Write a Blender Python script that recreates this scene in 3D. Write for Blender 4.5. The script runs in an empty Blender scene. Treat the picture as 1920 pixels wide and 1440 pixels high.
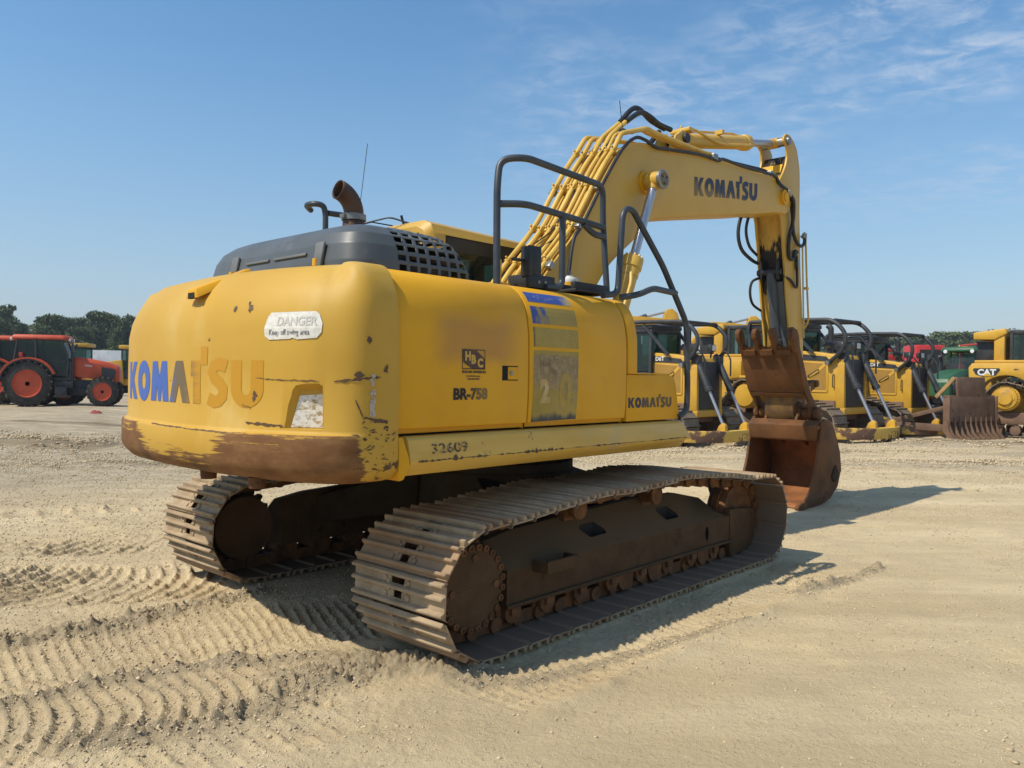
import bpy, bmesh, math, random
import numpy as np
from mathutils import Vector, Matrix, Euler
random.seed(7); rng = np.random.default_rng(7)
sc = bpy.context.scene
COL = sc.collection
PI = math.pi
R = math.radians

# ------------------------------------------------------------------ scene tree helpers
def tag(o, label=None, cat=None, group=None, kind=None):
    if label: o['label'] = label
    if cat: o['category'] = cat
    if group: o['group'] = group
    if kind: o['kind'] = kind
    return o

def empty(name, loc=(0, 0, 0), rz=0.0):
    o = bpy.data.objects.new(name, None); COL.objects.link(o)
    o.empty_display_size = .2
    o.location = loc; o.rotation_euler = (0, 0, rz)
    return o

def kids(o):
    return [c for c in bpy.data.objects if c.parent == o]

def copy_tree(o, parent=None):
    c = o.copy(); COL.objects.link(c); c.parent = parent
    for ch in kids(o): copy_tree(ch, c)
    return c

class MB:
    """collects geometry, links it as one mesh object"""
    def __init__(s): s.v = []; s.f = []; s.m = []; s.cur = 0
    def mat(s, i): s.cur = i; return s
    def add(s, vs, fs):
        b = len(s.v); s.v.extend([tuple(map(float, p)) for p in vs])
        for f in fs: s.f.append(tuple(i + b for i in f)); s.m.append(s.cur)
        return s
    def box(s, c, d, rot=None):
        x, y, z = d[0] / 2, d[1] / 2, d[2] / 2
        vs = [Vector(p) for p in ((-x, -y, -z), (x, -y, -z), (x, y, -z), (-x, y, -z), (-x, -y, z), (x, -y, z), (x, y, z), (-x, y, z))]
        if rot is not None:
            M = Euler(rot).to_matrix() if not isinstance(rot, Matrix) else rot
            vs = [M @ v for v in vs]
        c = Vector(c)
        return s.add([v + c for v in vs], [(0, 3, 2, 1), (4, 5, 6, 7), (0, 1, 5, 4), (1, 2, 6, 5), (2, 3, 7, 6), (3, 0, 4, 7)])
    def bx(s, x0, x1, y0, y1, z0, z1):
        return s.box(((x0 + x1) / 2, (y0 + y1) / 2, (z0 + z1) / 2), (abs(x1 - x0), abs(y1 - y0), abs(z1 - z0)))
    def bar(s, p, q, w, h, up=(0, 0, 1)):
        p, q = Vector(p), Vector(q); d = (q - p); L = d.length; d.normalize()
        u = Vector(up); sd = d.cross(u)
        if sd.length < 1e-4: sd = d.cross(Vector((1, 0, 0)))
        sd.normalize(); u = sd.cross(d)
        M = Matrix((d, sd, u)).transposed()
        return s.box((p + q) / 2, (L, w, h), M)
    def cyl(s, p, q, r0, r1=None, n=20, caps=True):
        r1 = r0 if r1 is None else r1
        p, q = Vector(p), Vector(q); d = (q - p).normalized()
        a = d.orthogonal().normalized(); b = d.cross(a)
        vs = []
        for c, r in ((p, r0), (q, r1)):
            vs += [c + (a * math.cos(2 * PI * i / n) + b * math.sin(2 * PI * i / n)) * r for i in range(n)]
        fs = [(i, (i + 1) % n, n + (i + 1) % n, n + i) for i in range(n)]
        if caps: fs += [tuple(range(n))[::-1], tuple(range(n, 2 * n))]
        return s.add(vs, fs)
    def lathe(s, p, axis, prof, n=28, caps=True):
        """prof: list of (offset along axis, radius)"""
        p = Vector(p); d = Vector(axis).normalized(); a = d.orthogonal().normalized(); b = d.cross(a)
        vs = []; k = len(prof)
        for o, r in prof:
            vs += [p + d * o + (a * math.cos(2 * PI * i / n) + b * math.sin(2 * PI * i / n)) * r for i in range(n)]
        fs = [(j * n + i, j * n + (i + 1) % n, (j + 1) * n + (i + 1) % n, (j + 1) * n + i) for j in range(k - 1) for i in range(n)]
        if caps: fs += [tuple(range(n))[::-1], tuple(range((k - 1) * n, k * n))]
        return s.add(vs, fs)
    def tube(s, pts, r, n=10, caps=True, rnd=0.0, seg=5, closed=False):
        pts = [Vector(p) for p in pts]
        if rnd > 0: pts = fillet(pts, rnd, seg)
        k = len(pts); vs = []; prev = None
        for i, p in enumerate(pts):
            if closed: t = pts[(i + 1) % k] - pts[i - 1]
            else: t = pts[min(i + 1, k - 1)] - pts[max(i - 1, 0)]
            t.normalize()
            if prev is None: a = t.orthogonal().normalized()
            else:
                a = prev - t * prev.dot(t)
                a = a.normalized() if a.length > 1e-5 else t.orthogonal().normalized()
            prev = a; b = t.cross(a)
            rr = r[i] if isinstance(r, (list, tuple)) else r
            vs += [p + (a * math.cos(2 * PI * j / n) + b * math.sin(2 * PI * j / n)) * rr for j in range(n)]
        fs = [(i * n + j, i * n + (j + 1) % n, (i + 1) * n + (j + 1) % n, (i + 1) * n + j) for i in range(k - 1) for j in range(n)]
        if closed: fs += [((k - 1) * n + j, (k - 1) * n + (j + 1) % n, (j + 1) % n, j) for j in range(n)]
        elif caps: fs += [tuple(range(n))[::-1], tuple(range((k - 1) * n, k * n))]
        return s.add(vs, fs)
    def prism(s, poly, a, b, ax='Y'):
        """extrude a 2-D polygon between a and b along ax. poly in the other two axes (XZ, YZ or XY)"""
        k = len(poly)
        def P(u, w, t): return {'Y': (u, t, w), 'X': (t, u, w), 'Z': (u, w, t)}[ax]
        vs = [P(u, w, a) for u, w in poly] + [P(u, w, b) for u, w in poly]
        area = sum(poly[i][0] * poly[(i + 1) % k][1] - poly[(i + 1) % k][0] * poly[i][1] for i in range(k))
        fs = [tuple(range(k)), tuple(range(2 * k - 1, k - 1, -1))] + [(i, i + k, (i + 1) % k + k, (i + 1) % k) for i in range(k)]
        flip = (area > 0) != (ax == 'Y')
        if (b > a) == flip: pass
        return s.add(vs, fs)
    def grid(s, fn, nu, nv, skip=None):
        vs = [fn(i / nu, j / nv) for j in range(nv + 1) for i in range(nu + 1)]
        w = nu + 1
        fs = [(j * w + i, j * w + i + 1, (j + 1) * w + i + 1, (j + 1) * w + i) for j in range(nv) for i in range(nu) if not (skip and skip(i, j))]
        return s.add(vs, fs)
    def loft(s, rings, cap0=True, cap1=True, closed=True):
        n = len(rings[0]); vs = [p for r in rings for p in r]
        m = n if closed else n - 1
        fs = [(j * n + i, j * n + (i + 1) % n, (j + 1) * n + (i + 1) % n, (j + 1) * n + i) for j in range(len(rings) - 1) for i in range(m)]
        if cap0: fs.append(tuple(range(n))[::-1])
        if cap1: fs.append(tuple(range((len(rings) - 1) * n, len(rings) * n)))
        return s.add(vs, fs)
    def mesh(s, name, mats, smooth=35):
        me = bpy.data.meshes.new(name); me.from_pydata(s.v, [], s.f); me.validate()
        for m in (mats if isinstance(mats, (list, tuple)) else [mats]): me.materials.append(m)
        if len(me.polygons) == len(s.m): me.polygons.foreach_set('material_index', s.m)
        bm = bmesh.new(); bm.from_mesh(me)
        bmesh.ops.recalc_face_normals(bm, faces=bm.faces); bm.to_mesh(me); bm.free()
        if smooth:
            me.polygons.foreach_set('use_smooth', [True] * len(me.polygons))
            me.set_sharp_from_angle(angle=R(smooth))
        me.update(); return me
    def build(s, name, mats, parent=None, smooth=35, bevel=0.0, seg=2, rot=None):
        me = s.mesh(name, mats, smooth)
        if bevel > 0:
            bm = bmesh.new(); bm.from_mesh(me)
            es = [e for e in bm.edges if len(e.link_faces) == 2 and e.calc_face_angle(0) > R(28)]
            try: bmesh.ops.bevel(bm, geom=es, offset=bevel, segments=seg, affect='EDGES', profile=.5, clamp_overlap=True)
            except Exception as ex: print('bevel', name, ex)
            bm.to_mesh(me); bm.free()
            me.polygons.foreach_set('use_smooth', [True] * len(me.polygons)); me.set_sharp_from_angle(angle=R(40))
        o = bpy.data.objects.new(name, me); COL.objects.link(o)
        if parent is not None: o.parent = parent
        if rot is not None: o.rotation_euler = rot
        return o

def fillet(pts, r, seg=5):
    out = [pts[0]]
    for i in range(1, len(pts) - 1):
        a, b, c = pts[i - 1], pts[i], pts[i + 1]
        u = (a - b); w = (c - b); d = min(r, u.length * .48, w.length * .48)
        p, q = b + u.normalized() * d, b + w.normalized() * d
        for k in range(seg + 1):
            t = k / seg; out.append(p * (1 - t) ** 2 + b * 2 * t * (1 - t) + q * t * t)
    out.append(pts[-1]); return out

def smooth_pts(Q, n=8, closed=False):
    Q = [Vector(q) for q in Q]; r = []
    k = len(Q)
    for i in range(k if closed else k - 1):
        if closed: a, b, c, d = Q[i - 1], Q[i], Q[(i + 1) % k], Q[(i + 2) % k]
        else: a, b, c, d = Q[max(i - 1, 0)], Q[i], Q[i + 1], Q[min(i + 2, k - 1)]
        for t in [j / n for j in range(n)]:
            r.append(.5 * ((2 * b) + (c - a) * t + (2 * a - 5 * b + 4 * c - d) * t * t + (3 * b - a - 3 * c + d) * t ** 3))
    if not closed: r.append(Q[-1])
    return r

def merge_into(o, mb, mat):
    """add surface marks to a part's own mesh as a further material"""
    me = o.data; me.materials.append(mat); k = len(me.materials) - 1
    bm = bmesh.new(); bm.from_mesh(me); vs = [bm.verts.new(v) for v in mb.v]
    for f in mb.f:
        try: bm.faces.new([vs[i] for i in f]).material_index = k
        except ValueError: pass
    bm.to_mesh(me); bm.free()

def boolean(o, cutters):
    """cut meshes out of o, bake the result and delete the cutters"""
    for c in cutters:
        c.parent = o.parent
        m = o.modifiers.new('cut', 'BOOLEAN'); m.object = c; m.operation = 'DIFFERENCE'; m.solver = 'EXACT'; m.use_self = True; m.material_mode = 'TRANSFER'
    dg = bpy.context.evaluated_depsgraph_get(); dg.update()
    me = bpy.data.meshes.new_from_object(o.evaluated_get(dg))
    o.modifiers.clear(); o.data = me
    for c in cutters: bpy.data.objects.remove(c)
    me.polygons.foreach_set('use_smooth', [True] * len(me.polygons)); me.set_sharp_from_angle(angle=R(35))

# ------------------------------------------------------------------ node material helper
class NG:
    def __init__(s, name):
        s.m = bpy.data.materials.new(name); s.m.use_nodes = True
        s.t = s.m.node_tree; s.t.nodes.clear()
        s.out = s.t.nodes.new('ShaderNodeOutputMaterial')
        s.b = s.t.nodes.new('ShaderNodeBsdfPrincipled'); s.L(s.b.outputs[0], s.out.inputs[0])
        s.tc = s.t.nodes.new('ShaderNodeTexCoord')
    def L(s, a, b): s.t.links.new(a, b)
    def inp(s, sock, v):
        if hasattr(v, 'is_linked') or hasattr(v, 'links'): s.L(v, sock)
        else:
            if sock.type == 'RGBA' and not hasattr(v, '__len__'): v = (v, v, v, 1)
            if sock.type == 'RGBA' and len(v) == 3: v = (*v, 1)
            sock.default_value = v
    def vec(s, scale=(1, 1, 1), src='Object', rot=(0, 0, 0), loc=(0, 0, 0)):
        n = s.t.nodes.new('ShaderNodeMapping'); s.L(s.tc.outputs[src], n.inputs[0])
        n.inputs['Scale'].default_value = scale; n.inputs['Rotation'].default_value = rot; n.inputs['Location'].default_value = loc
        return n.outputs[0]
    def noise(s, scale, v=None, detail=5, rough=.6, dist=0.0):
        n = s.t.nodes.new('ShaderNodeTexNoise'); n.inputs['Scale'].default_value = scale
        n.inputs['Detail'].default_value = detail; n.inputs['Roughness'].default_value = rough; n.inputs['Distortion'].default_value = dist
        s.L(v if v is not None else s.tc.outputs['Object'], n.inputs['Vector']); return n.outputs['Fac']
    def voro(s, scale, v=None, feature='F1', rand=1.0, out='Distance'):
        n = s.t.nodes.new('ShaderNodeTexVoronoi'); n.feature = feature; n.inputs['Scale'].default_value = scale
        n.inputs['Randomness'].default_value = rand
        s.L(v if v is not None else s.tc.outputs['Object'], n.inputs['Vector']); return n.outputs[out]
    def math(s, op, a, b=0.0, c=None, clamp=False):
        n = s.t.nodes.new('ShaderNodeMath'); n.operation = op; n.use_clamp = clamp
        s.inp(n.inputs[0], a); s.inp(n.inputs[1], b)
        if c is not None: s.inp(n.inputs[2], c)
        return n.outputs[0]
    def ss(s, x, a, b):
        n = s.t.nodes.new('ShaderNodeMapRange'); n.interpolation_type = 'SMOOTHSTEP'
        s.inp(n.inputs[0], x); n.inputs[1].default_value = a; n.inputs[2].default_value = b
        return n.outputs[0]
    def mix(s, f, a, b, mode='MIX'):
        n = s.t.nodes.new('ShaderNodeMix'); n.data_type = 'RGBA'; n.blend_type = mode
        s.inp(n.inputs[0], f); s.inp(n.inputs[6], a); s.inp(n.inputs[7], b); return n.outputs[2]
    def xyz(s, src='Object'):
        n = s.t.nodes.new('ShaderNodeSeparateXYZ'); s.L(s.tc.outputs[src], n.inputs[0]); return n.outputs
    def attr(s, name):
        n = s.t.nodes.new('ShaderNodeAttribute'); n.attribute_name = name; return n.outputs['Fac']
    def rand(s):
        n = s.t.nodes.new('ShaderNodeObjectInfo'); return n.outputs['Random']
    def bump(s, h, st=.3, dist=.02):
        n = s.t.nodes.new('ShaderNodeBump'); n.inputs['Strength'].default_value = st; n.inputs['Distance'].default_value = dist
        s.L(h, n.inputs['Height']); s.L(n.outputs[0], s.b.inputs['Normal'])
    def fin(s, col, rough=.6, metal=0.0, spec=.5):
        s.inp(s.b.inputs['Base Color'], col); s.inp(s.b.inputs['Roughness'], rough); s.inp(s.b.inputs['Metallic'], metal)
        s.b.inputs['Specular IOR Level'].default_value = spec
        return s.m

def worn(name, base, alt, scale=2.5, lo=.35, hi=.7, rough=.55, rvar=.12, metal=0, chips=None, chip=(14, .66, .69), grime=None, gr=(1.1, .55, .8), bump=0.0, bs=60, stretch=(1, 1, 1), spec=.4):
    g = NG(name)
    v = g.vec(stretch)
    n1 = g.noise(scale, v, 7, .62)
    c = g.mix(g.ss(n1, lo, hi), base, alt)
    if grime: c = g.mix(g.math('MULTIPLY', g.ss(g.noise(gr[0], g.vec((1, 1, 1), loc=(3, 1, 7)), 8, .7), gr[1], gr[2]), .85), c, grime)
    if chips:
        k = g.ss(g.noise(chip[0], g.vec((1, 1, 1), loc=(9, 4, 2)), 6, .7), chip[1], chip[2]); c = g.mix(k, c, chips)
    r = g.math('ADD', g.math('MULTIPLY', g.noise(scale * 3, v, 4), rvar * 2), rough - rvar)
    if bump > 0: g.bump(g.noise(bs, v, 6, .7), bump, .01)
    return g.fin(c, r, metal, spec)

def plain(name, col, rough=.5, metal=0, spec=.5):
    g = NG(name); return g.fin(col, rough, metal, spec)

# ------------------------------------------------------------------ lettering
def text_poly(s, size=1.0, bold=0.0, align='LEFT', cuts=0):
    """(verts2d, faces) of a line of writing"""
    cu = bpy.data.curves.new('t', 'FONT'); cu.body = s; cu.size = size; cu.offset = bold; cu.align_x = align
    cu.resolution_u = 3; cu.fill_mode = 'FRONT'
    o = bpy.data.objects.new('t', cu); COL.objects.link(o)
    dg = bpy.context.evaluated_depsgraph_get(); dg.update()
    me = bpy.data.meshes.new_from_object(o.evaluated_get(dg))
    bpy.data.objects.remove(o); bpy.data.curves.remove(cu)
    bm = bmesh.new(); bm.from_mesh(me); bmesh.ops.remove_doubles(bm, verts=bm.verts, dist=size * 1e-4)
    vs = [v.co.copy() for v in bm.verts]; bm.verts.index_update()
    fs = [tuple(v.index for v in f.verts) for f in bm.faces]; bm.free(); bpy.data.meshes.remove(me)
    return vs, fs

def poly_cut(polys, du=None, dv=None):
    """triangulate a list of polygons (each a list of (u,w), with optional holes already bridged) and slice it along u every du"""
    bm = bmesh.new()
    for p in polys:
        try: bm.faces.new([bm.verts.new((u, w, 0)) for u, w in p])
        except ValueError: pass
    bmesh.ops.triangulate(bm, faces=bm.faces)
    if du:
        us = [v.co.x for v in bm.verts]; x = min(us) + du
        while x < max(us):
            bmesh.ops.bisect_plane(bm, geom=bm.verts[:] + bm.edges[:] + bm.faces[:], plane_co=(x, 0, 0), plane_no=(1, 0, 0)); x += du
    if dv:
        us = [v.co.y for v in bm.verts]; x = min(us) + dv
        while x < max(us):
            bmesh.ops.bisect_plane(bm, geom=bm.verts[:] + bm.edges[:] + bm.faces[:], plane_co=(0, x, 0), plane_no=(0, 1, 0)); x += dv
    bm.verts.index_update()
    vs = [v.co.copy() for v in bm.verts]; fs = [tuple(v.index for v in f.verts) for f in bm.faces]; bm.free()
    return vs, fs

def stroke(pts, w):
    pts = [Vector((*p, 0)) for p in pts]; L = []; Rr = []
    for i, p in enumerate(pts):
        t = (pts[min(i + 1, len(pts) - 1)] - pts[max(i - 1, 0)]).normalized(); n = Vector((-t.y, t.x, 0))
        L.append(p + n * w / 2); Rr.append(p - n * w / 2)
    return [[(L[i].x, L[i].y), (Rr[i].x, Rr[i].y), (Rr[i + 1].x, Rr[i + 1].y), (L[i + 1].x, L[i + 1].y)] for i in range(len(pts) - 1)]

def arc(cx, cy, rx, ry, a0, a1, n=12):
    return [(cx + rx * math.cos(R(a0 + (a1 - a0) * i / n)), cy + ry * math.sin(R(a0 + (a1 - a0) * i / n))) for i in range(n + 1)]

def heavy_word():
    """the heavy block word with the raised square on its T: list of (letter polygons, x0, x1), cap height 1"""
    out = []; x = 0
    K = [[(0, 0), (0, 1), (.27, 1), (.27, 0)], [(.27, .42), (.27, .6), (.5, 1), (.8, 1), (.53, .52)], [(.27, .42), (.53, .52), (.83, 0), (.52, 0)]]
    out.append((K, .83))
    o, i_ = arc(.42, .5, .42, .53, 0, 360, 36), arc(.42, .5, .13, .22, 0, 360, 36)
    out.append(([[o[k], o[k + 1], i_[k + 1], i_[k]] for k in range(36)], .84))
    M_ = [[(0, 0), (.1, 1), (.38, 1), (.5, .6), (.36, .4), (.31, 0)], [(.5, .6), (.62, 1), (.9, 1), (1., 0), (.69, 0), (.64, .4)], [(.36, .4), (.5, .6), (.64, .4), (.57, 0), (.43, 0)]]
    out.append((M_, 1.0))
    A = [[(0, 0), (.3, 1), (.46, 1), (.46, .46), (.3, 0)], [(.46, 1), (.62, 1), (.92, 0), (.62, 0), (.46, .46)]]
    out.append((A, .9))
    T = [[(0, .64), (0, 1), (.36, 1), (.36, .64)], [(.09, 0), (.09, .64), (.36, .64), (.36, 0)], [(.36, .9), (.36, 1.32), (.6, 1.32), (.6, .9)]]
    out.append((T, .5))
    S = stroke(arc(.42, .72, .25, .2, 20, 205, 12) + arc(.36, .25, .27, .2, 60, -160, 14)[1:], .29)
    S = stroke([(.66, .86), (.55, .9), (.4, .92), (.25, .86), (.2, .73), (.27, .6), (.45, .49), (.56, .36), (.55, .2), (.43, .09), (.28, .06), (.08, .14)], .29)
    out.append((S, .74))
    ou, iu = arc(.42, .38, .42, .42, 180, 360, 18), arc(.42, .38, .12, .14, 180, 360, 18)
    U = [[ou[k], ou[k + 1], iu[k + 1], iu[k]] for k in range(18)] + [[(0, .38), (.30, .38), (.30, 1), (0, 1)], [(.54, .38), (.84, .38), (.84, 1), (.54, 1)]]
    out.append((U, .84))
    res = []
    for k, (p, w) in enumerate(out):
        res.append(([[(u + x, v) for u, v in q] for q in p], x, x + w)); x += w + .06
    return res, x - .06
# ------------------------------------------------------------------ materials
YB, YA, YG = (.70, .36, .014), (.62, .305, .012), (.56, .34, .06)
m_yel = worn('yellow_paint', YB, YA, 1.7, .3, .75, .5, .1, grime=YG, gr=(1.6, .56, .8), chips=(.09, .045, .025), chip=(9, .745, .76), bump=.012, bs=24, spec=.22)
m_yelclean = worn('yellow_paint_boom', (.58, .36, .062), (.51, .30, .042), 1.1, .3, .75, .42, .1, grime=(.46, .33, .15), gr=(2.2, .58, .8), chips=(.12, .06, .03), chip=(7, .75, .765), bump=.01, bs=20)
m_pipe = worn('yellow_pipe', (.66, .43, .075), (.52, .31, .05), 6, .3, .75, .4, .1, chips=(.1, .06, .035), chip=(22, .70, .73))
m_hood = worn('dark_hood_plastic', (.072, .080, .082), (.102, .112, .112), 2.2, .3, .75, .42, .1, grime=(.19, .195, .19), gr=(3, .55, .8), stretch=(1, 1, .35), bump=.01, bs=40)
m_rail = worn('dark_rail_paint', (.030, .038, .048), (.05, .058, .066), 6, .3, .7, .42, .1, chips=(.13, .075, .05), chip=(18, .71, .73))
m_black = worn('black_steel', (.014, .015, .016), (.03, .03, .03), 5, .3, .7, .5, .1)
m_hose = worn('rubber_hose', (.013, .013, .014), (.032, .031, .03), 9, .3, .7, .5, .1)
m_dark = plain('shade_black', (.006, .006, .006), .9)  # near black, puts the shade of gaps, recesses and openings into the colour
m_rust = worn('rusty_steel', (.098, .042, .015), (.165, .070, .023), 4, .3, .7, .72, .1, chips=(.05, .032, .025), chip=(6, .6, .66), grime=(.13, .078, .038), gr=(2.4, .52, .72), bump=.12, bs=70, spec=.25)
m_rustin = worn('rusty_bucket_inside', (.33, .125, .042), (.18, .075, .03), 3.2, .3, .72, .68, .1, grime=(.09, .05, .03), gr=(3, .55, .7), bump=.08, bs=50, spec=.25)
def frame_mat():
    """brown painted steel with a layer of settled dust on what faces up"""
    g = NG('dusty_track_frame'); geo = g.t.nodes.new('ShaderNodeNewGeometry'); sx = g.t.nodes.new('ShaderNodeSeparateXYZ'); g.L(geo.outputs['Normal'], sx.inputs[0])
    n = g.noise(3.4, None, 7, .65)
    c = g.mix(g.ss(n, .3, .7), (.066, .036, .016), (.105, .060, .028)); c = g.mix(g.ss(g.noise(7, g.vec((1, 1, .6), loc=(3, 3, 1)), 6, .7), .60, .68), c, (.036, .022, .013))
    d = g.math('MULTIPLY', g.ss(g.math('ADD', sx.outputs[2], g.math('MULTIPLY', g.math('SUBTRACT', g.noise(5, None, 6, .7), .5), .7)), .18, .62), .8)
    c = g.mix(d, c, (.115, .077, .040))
    g.bump(g.noise(60, None, 6, .7), .1, .01)
    return g.fin(c, .8, 0, .2)
m_frame = frame_mat()
m_carb = worn('grimy_carbody', (.036, .025, .015), (.062, .043, .026), 3, .3, .7, .85, .06, spec=.15)
m_roller = worn('rusty_rollers', (.075, .036, .017), (.20, .085, .028), 9, .3, .7, .7, .1, spec=.3)
m_chrome = plain('chrome_rod', (.44, .44, .45), .38, .8)
m_tab = worn('grey_plastic_tab', (.12, .125, .12), (.15, .155, .15), 5)
m_steel = worn('bare_steel', (.32, .31, .29), (.2, .19, .17), 8, .3, .7, .4, .1, metal=.7)
m_exh = worn('rusty_exhaust', (.070, .042, .033), (.135, .070, .038), 7, .35, .65, .6, .1, metal=.3, chips=(.06, .05, .05), chip=(9, .58, .64))
m_blue = plain('blue_sticker', (.035, .085, .33), .45)
m_letter = plain('black_lettering', (.022, .022, .026), .55)
m_white = plain('white_plastic', (.7, .7, .66), .5)

def shoe_mat():
    g = NG('worn_track_shoes'); n = g.noise(5, None, 6, .65)
    rnd = g.rand()
    base = g.mix(g.ss(n, .32, .7), (.29, .205, .118), (.43, .325, .20))
    red = g.mix(g.math('MULTIPLY', g.ss(rnd, .70, .92), .7), base, (.28, .165, .088))
    x = g.xyz()
    edge = g.ss(g.math('ADD', x[2], g.math('MULTIPLY', g.math('SUBTRACT', g.noise(11), .5), .03)), .028, .042)
    col = g.mix(g.math('MULTIPLY', edge, .75), red, (.265, .222, .168))  # worn grouser tips, their metal shine painted into the colour
    col = g.mix(g.math('LESS_THAN', x[2], -.009), col, (.19, .132, .086))
    spot = g.ss(g.noise(34, g.vec((1, 1, 1), loc=(5, 2, 1)), 5), .62, .7)
    col = g.mix(g.math('MULTIPLY', spot, g.math('ADD', g.math('MULTIPLY', edge, .8), .1)), col, (.5, .45, .36))
    g.bump(g.noise(60, None, 6, .7), .25, .01)
    return g.fin(col, .72, 0, .25)
m_shoe = shoe_mat()

def cw_mat():
    """counterweight: yellow above, the bumper below scraped to rust, thicker to the right"""
    g = NG('counterweight_paint'); x, y, z = g.xyz()
    c = g.mix(g.ss(g.noise(1.5, None, 6), .3, .72), (.52, .315, .050), (.485, .28, .036))
    c = g.mix(g.math('MULTIPLY', g.ss(g.noise(1.7, g.vec((1, 1, .6), loc=(2, 5, 1)), 7, .65), .52, .72), .7), c, (.56, .385, .12))
    # scuffs along the width
    sc_ = g.ss(g.noise(2.2, g.vec((2, 1.2, 42), loc=(0, 3, 0)), 5, .7), .66, .72)
    c = g.mix(g.math('MULTIPLY', sc_, .5), c, (.40, .235, .06))
    # rust of the bumper
    st = g.noise(1.0, g.vec((2.2, 2.2, 46)), 8, .68)
    big = g.noise(2.3, g.vec((1, 1, 1.6), loc=(1, 1, 4)), 6, .65)
    depth = g.math('DIVIDE', g.math('SUBTRACT', 1.345, z), .22)
    side = g.ss(x, -2.62, -2.5)
    left = g.ss(g.math('MULTIPLY', y, -1), .42, .86)
    leftedge = g.ss(y, .25, .5)
    f = g.math('ADD', g.math('MULTIPLY', depth, .78), g.math('MULTIPLY', g.math('SUBTRACT', st, .5), 2.0))
    f = g.math('ADD', f, g.math('MULTIPLY', g.math('SUBTRACT', big, .5), .9))
    f = g.math('ADD', f, g.math('MULTIPLY', left, .62))
    f = g.math('ADD', f, g.math('MULTIPLY', leftedge, .6))
    f = g.math('SUBTRACT', f, g.math('MULTIPLY', side, 1.02))
    low = g.math('MULTIPLY', g.ss(f, .46, .62), g.math('LESS_THAN', z, 1.343))
    rust = g.mix(g.ss(g.noise(4, g.vec((1, 1, 2.5)), 7, .7), .35, .7), (.155, .070, .026), (.24, .125, .05))
    rust = g.mix(g.ss(g.noise(2, g.vec((1, 1, 1), loc=(6, 1, 0)), 5), .52, .7), rust, (.10, .055, .03))
    c = g.mix(low, c, rust)
    # scrapes on the corner
    corner = g.math('MULTIPLY', g.ss(x, -2.72, -2.55), g.math('SUBTRACT', 1, g.ss(z, 1.55, 1.85)))
    ch = g.ss(g.math('ADD', g.noise(9, g.vec((1, 1, 1.6), rot=(0, R(35), 0)), 6, .62), g.math('MULTIPLY', corner, .085)), .715, .73)
    c = g.mix(ch, c, (.085, .045, .022))
    lowc = g.math('MULTIPLY', g.math('MULTIPLY', side, g.math('LESS_THAN', z, 1.36)), g.ss(g.noise(13, g.vec((1, 1, 1), rot=(0, R(30), 0), loc=(4, 4, 4)), 6, .7), .56, .6))
    c = g.mix(lowc, c, (.10, .058, .03))
    g.bump(g.noise(22, None, 5), .015, .01)
    r = g.math('ADD', g.math('MULTIPLY', low, .2), .52)
    return g.fin(c, r, 0, .22)
m_cw = cw_mat()

def door_mat():
    """yellow door with the brownish cloud where a picture was taken off"""
    g = NG('side_door_paint'); x, y, z = g.xyz()
    c = g.mix(g.ss(g.noise(1.6, None, 6), .3, .72), YB, YA)
    n = g.math('MULTIPLY', g.math('SUBTRACT', g.noise(3.2, None, 4), .5), .16)
    mx = g.math('MULTIPLY', g.ss(g.math('ADD', x, n), -2.12, -1.90), g.math('SUBTRACT', 1, g.ss(g.math('ADD', x, n), -1.52, -1.27)))
    mz = g.math('MULTIPLY', g.ss(g.math('ADD', z, n), 1.7, 1.82), g.math('SUBTRACT', 1, g.ss(g.math('ADD', z, n), 1.95, 2.08)))
    c = g.mix(g.math('MULTIPLY', g.math('MULTIPLY', mx, mz), .68), c, (.40, .205, .06))
    c = g.mix(g.math('MULTIPLY', g.ss(g.noise(1.9, g.vec((1, 1, 1), loc=(3, 1, 7)), 8, .7), .58, .8), .5), c, YG)
    c = g.mix(g.ss(g.noise(11, g.vec((1, 1, 1), loc=(3, 8, 7)), 6, .7), .745, .755), c, (.2, .11, .03))
    st = g.noise(3, g.vec((9, 1, .5)), 6, .7); c = g.mix(g.math('MULTIPLY', g.ss(st, .56, .78), .28), c, (.50, .36, .14))
    sc_ = g.noise(4, g.vec((1.5, 1, 34), rot=(0, R(8), 0)), 4, .6); c = g.mix(g.math('MULTIPLY', g.ss(sc_, .70, .74), .35), c, (.36, .21, .04))
    g.bump(g.noise(2.6, None, 3), .10, .03)
    return g.fin(c, g.math('ADD', .44, g.math('MULTIPLY', st, .16)), 0, .25)
m_door = door_mat()

def faded_mat(name, fresh, mid, old, axis, a, b, nz=.5, sc_=(1, 1, 1), ns=5):
    """sticker that is fresh at one end and worn away to a ghost at the other"""
    g = NG(name); p = g.xyz()[axis]
    t = g.math('DIVIDE', g.math('SUBTRACT', p, a), b - a)
    n = g.math('MULTIPLY', g.math('SUBTRACT', g.noise(ns, g.vec(sc_), 7, .7), .5), nz)
    u = g.math('ADD', t, n)
    c = g.mix(g.ss(u, .28, .42), fresh, mid); c = g.mix(g.ss(u, .5, .68), c, old)
    return g.fin(c, .5, 0, .35)
m_kom_rear = faded_mat('faded_rear_lettering', (.055, .12, .38), (.15, .11, .06), (.49, .245, .014), 1, .27, -.75, .30, (1, 1, 14), 3)
m_kom_boom = faded_mat('faded_boom_lettering', (.022, .030, .075), (.03, .036, .07), (.20, .14, .06), 2, 4.22, 3.55, .6, (1, 1, 1), 14)
m_kom_box = faded_mat('faded_box_lettering', (.035, .035, .055), (.10, .075, .045), (.12, .08, .035), 0, -.12, .5, .3, (1, 1, 1), 12)
m_br = faded_mat('faded_unit_number', (.012, .012, .012), (.09, .06, .03), (.22, .14, .04), 0, -1.92, -1.55, .12, (1, 1, 1), 20)
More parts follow.
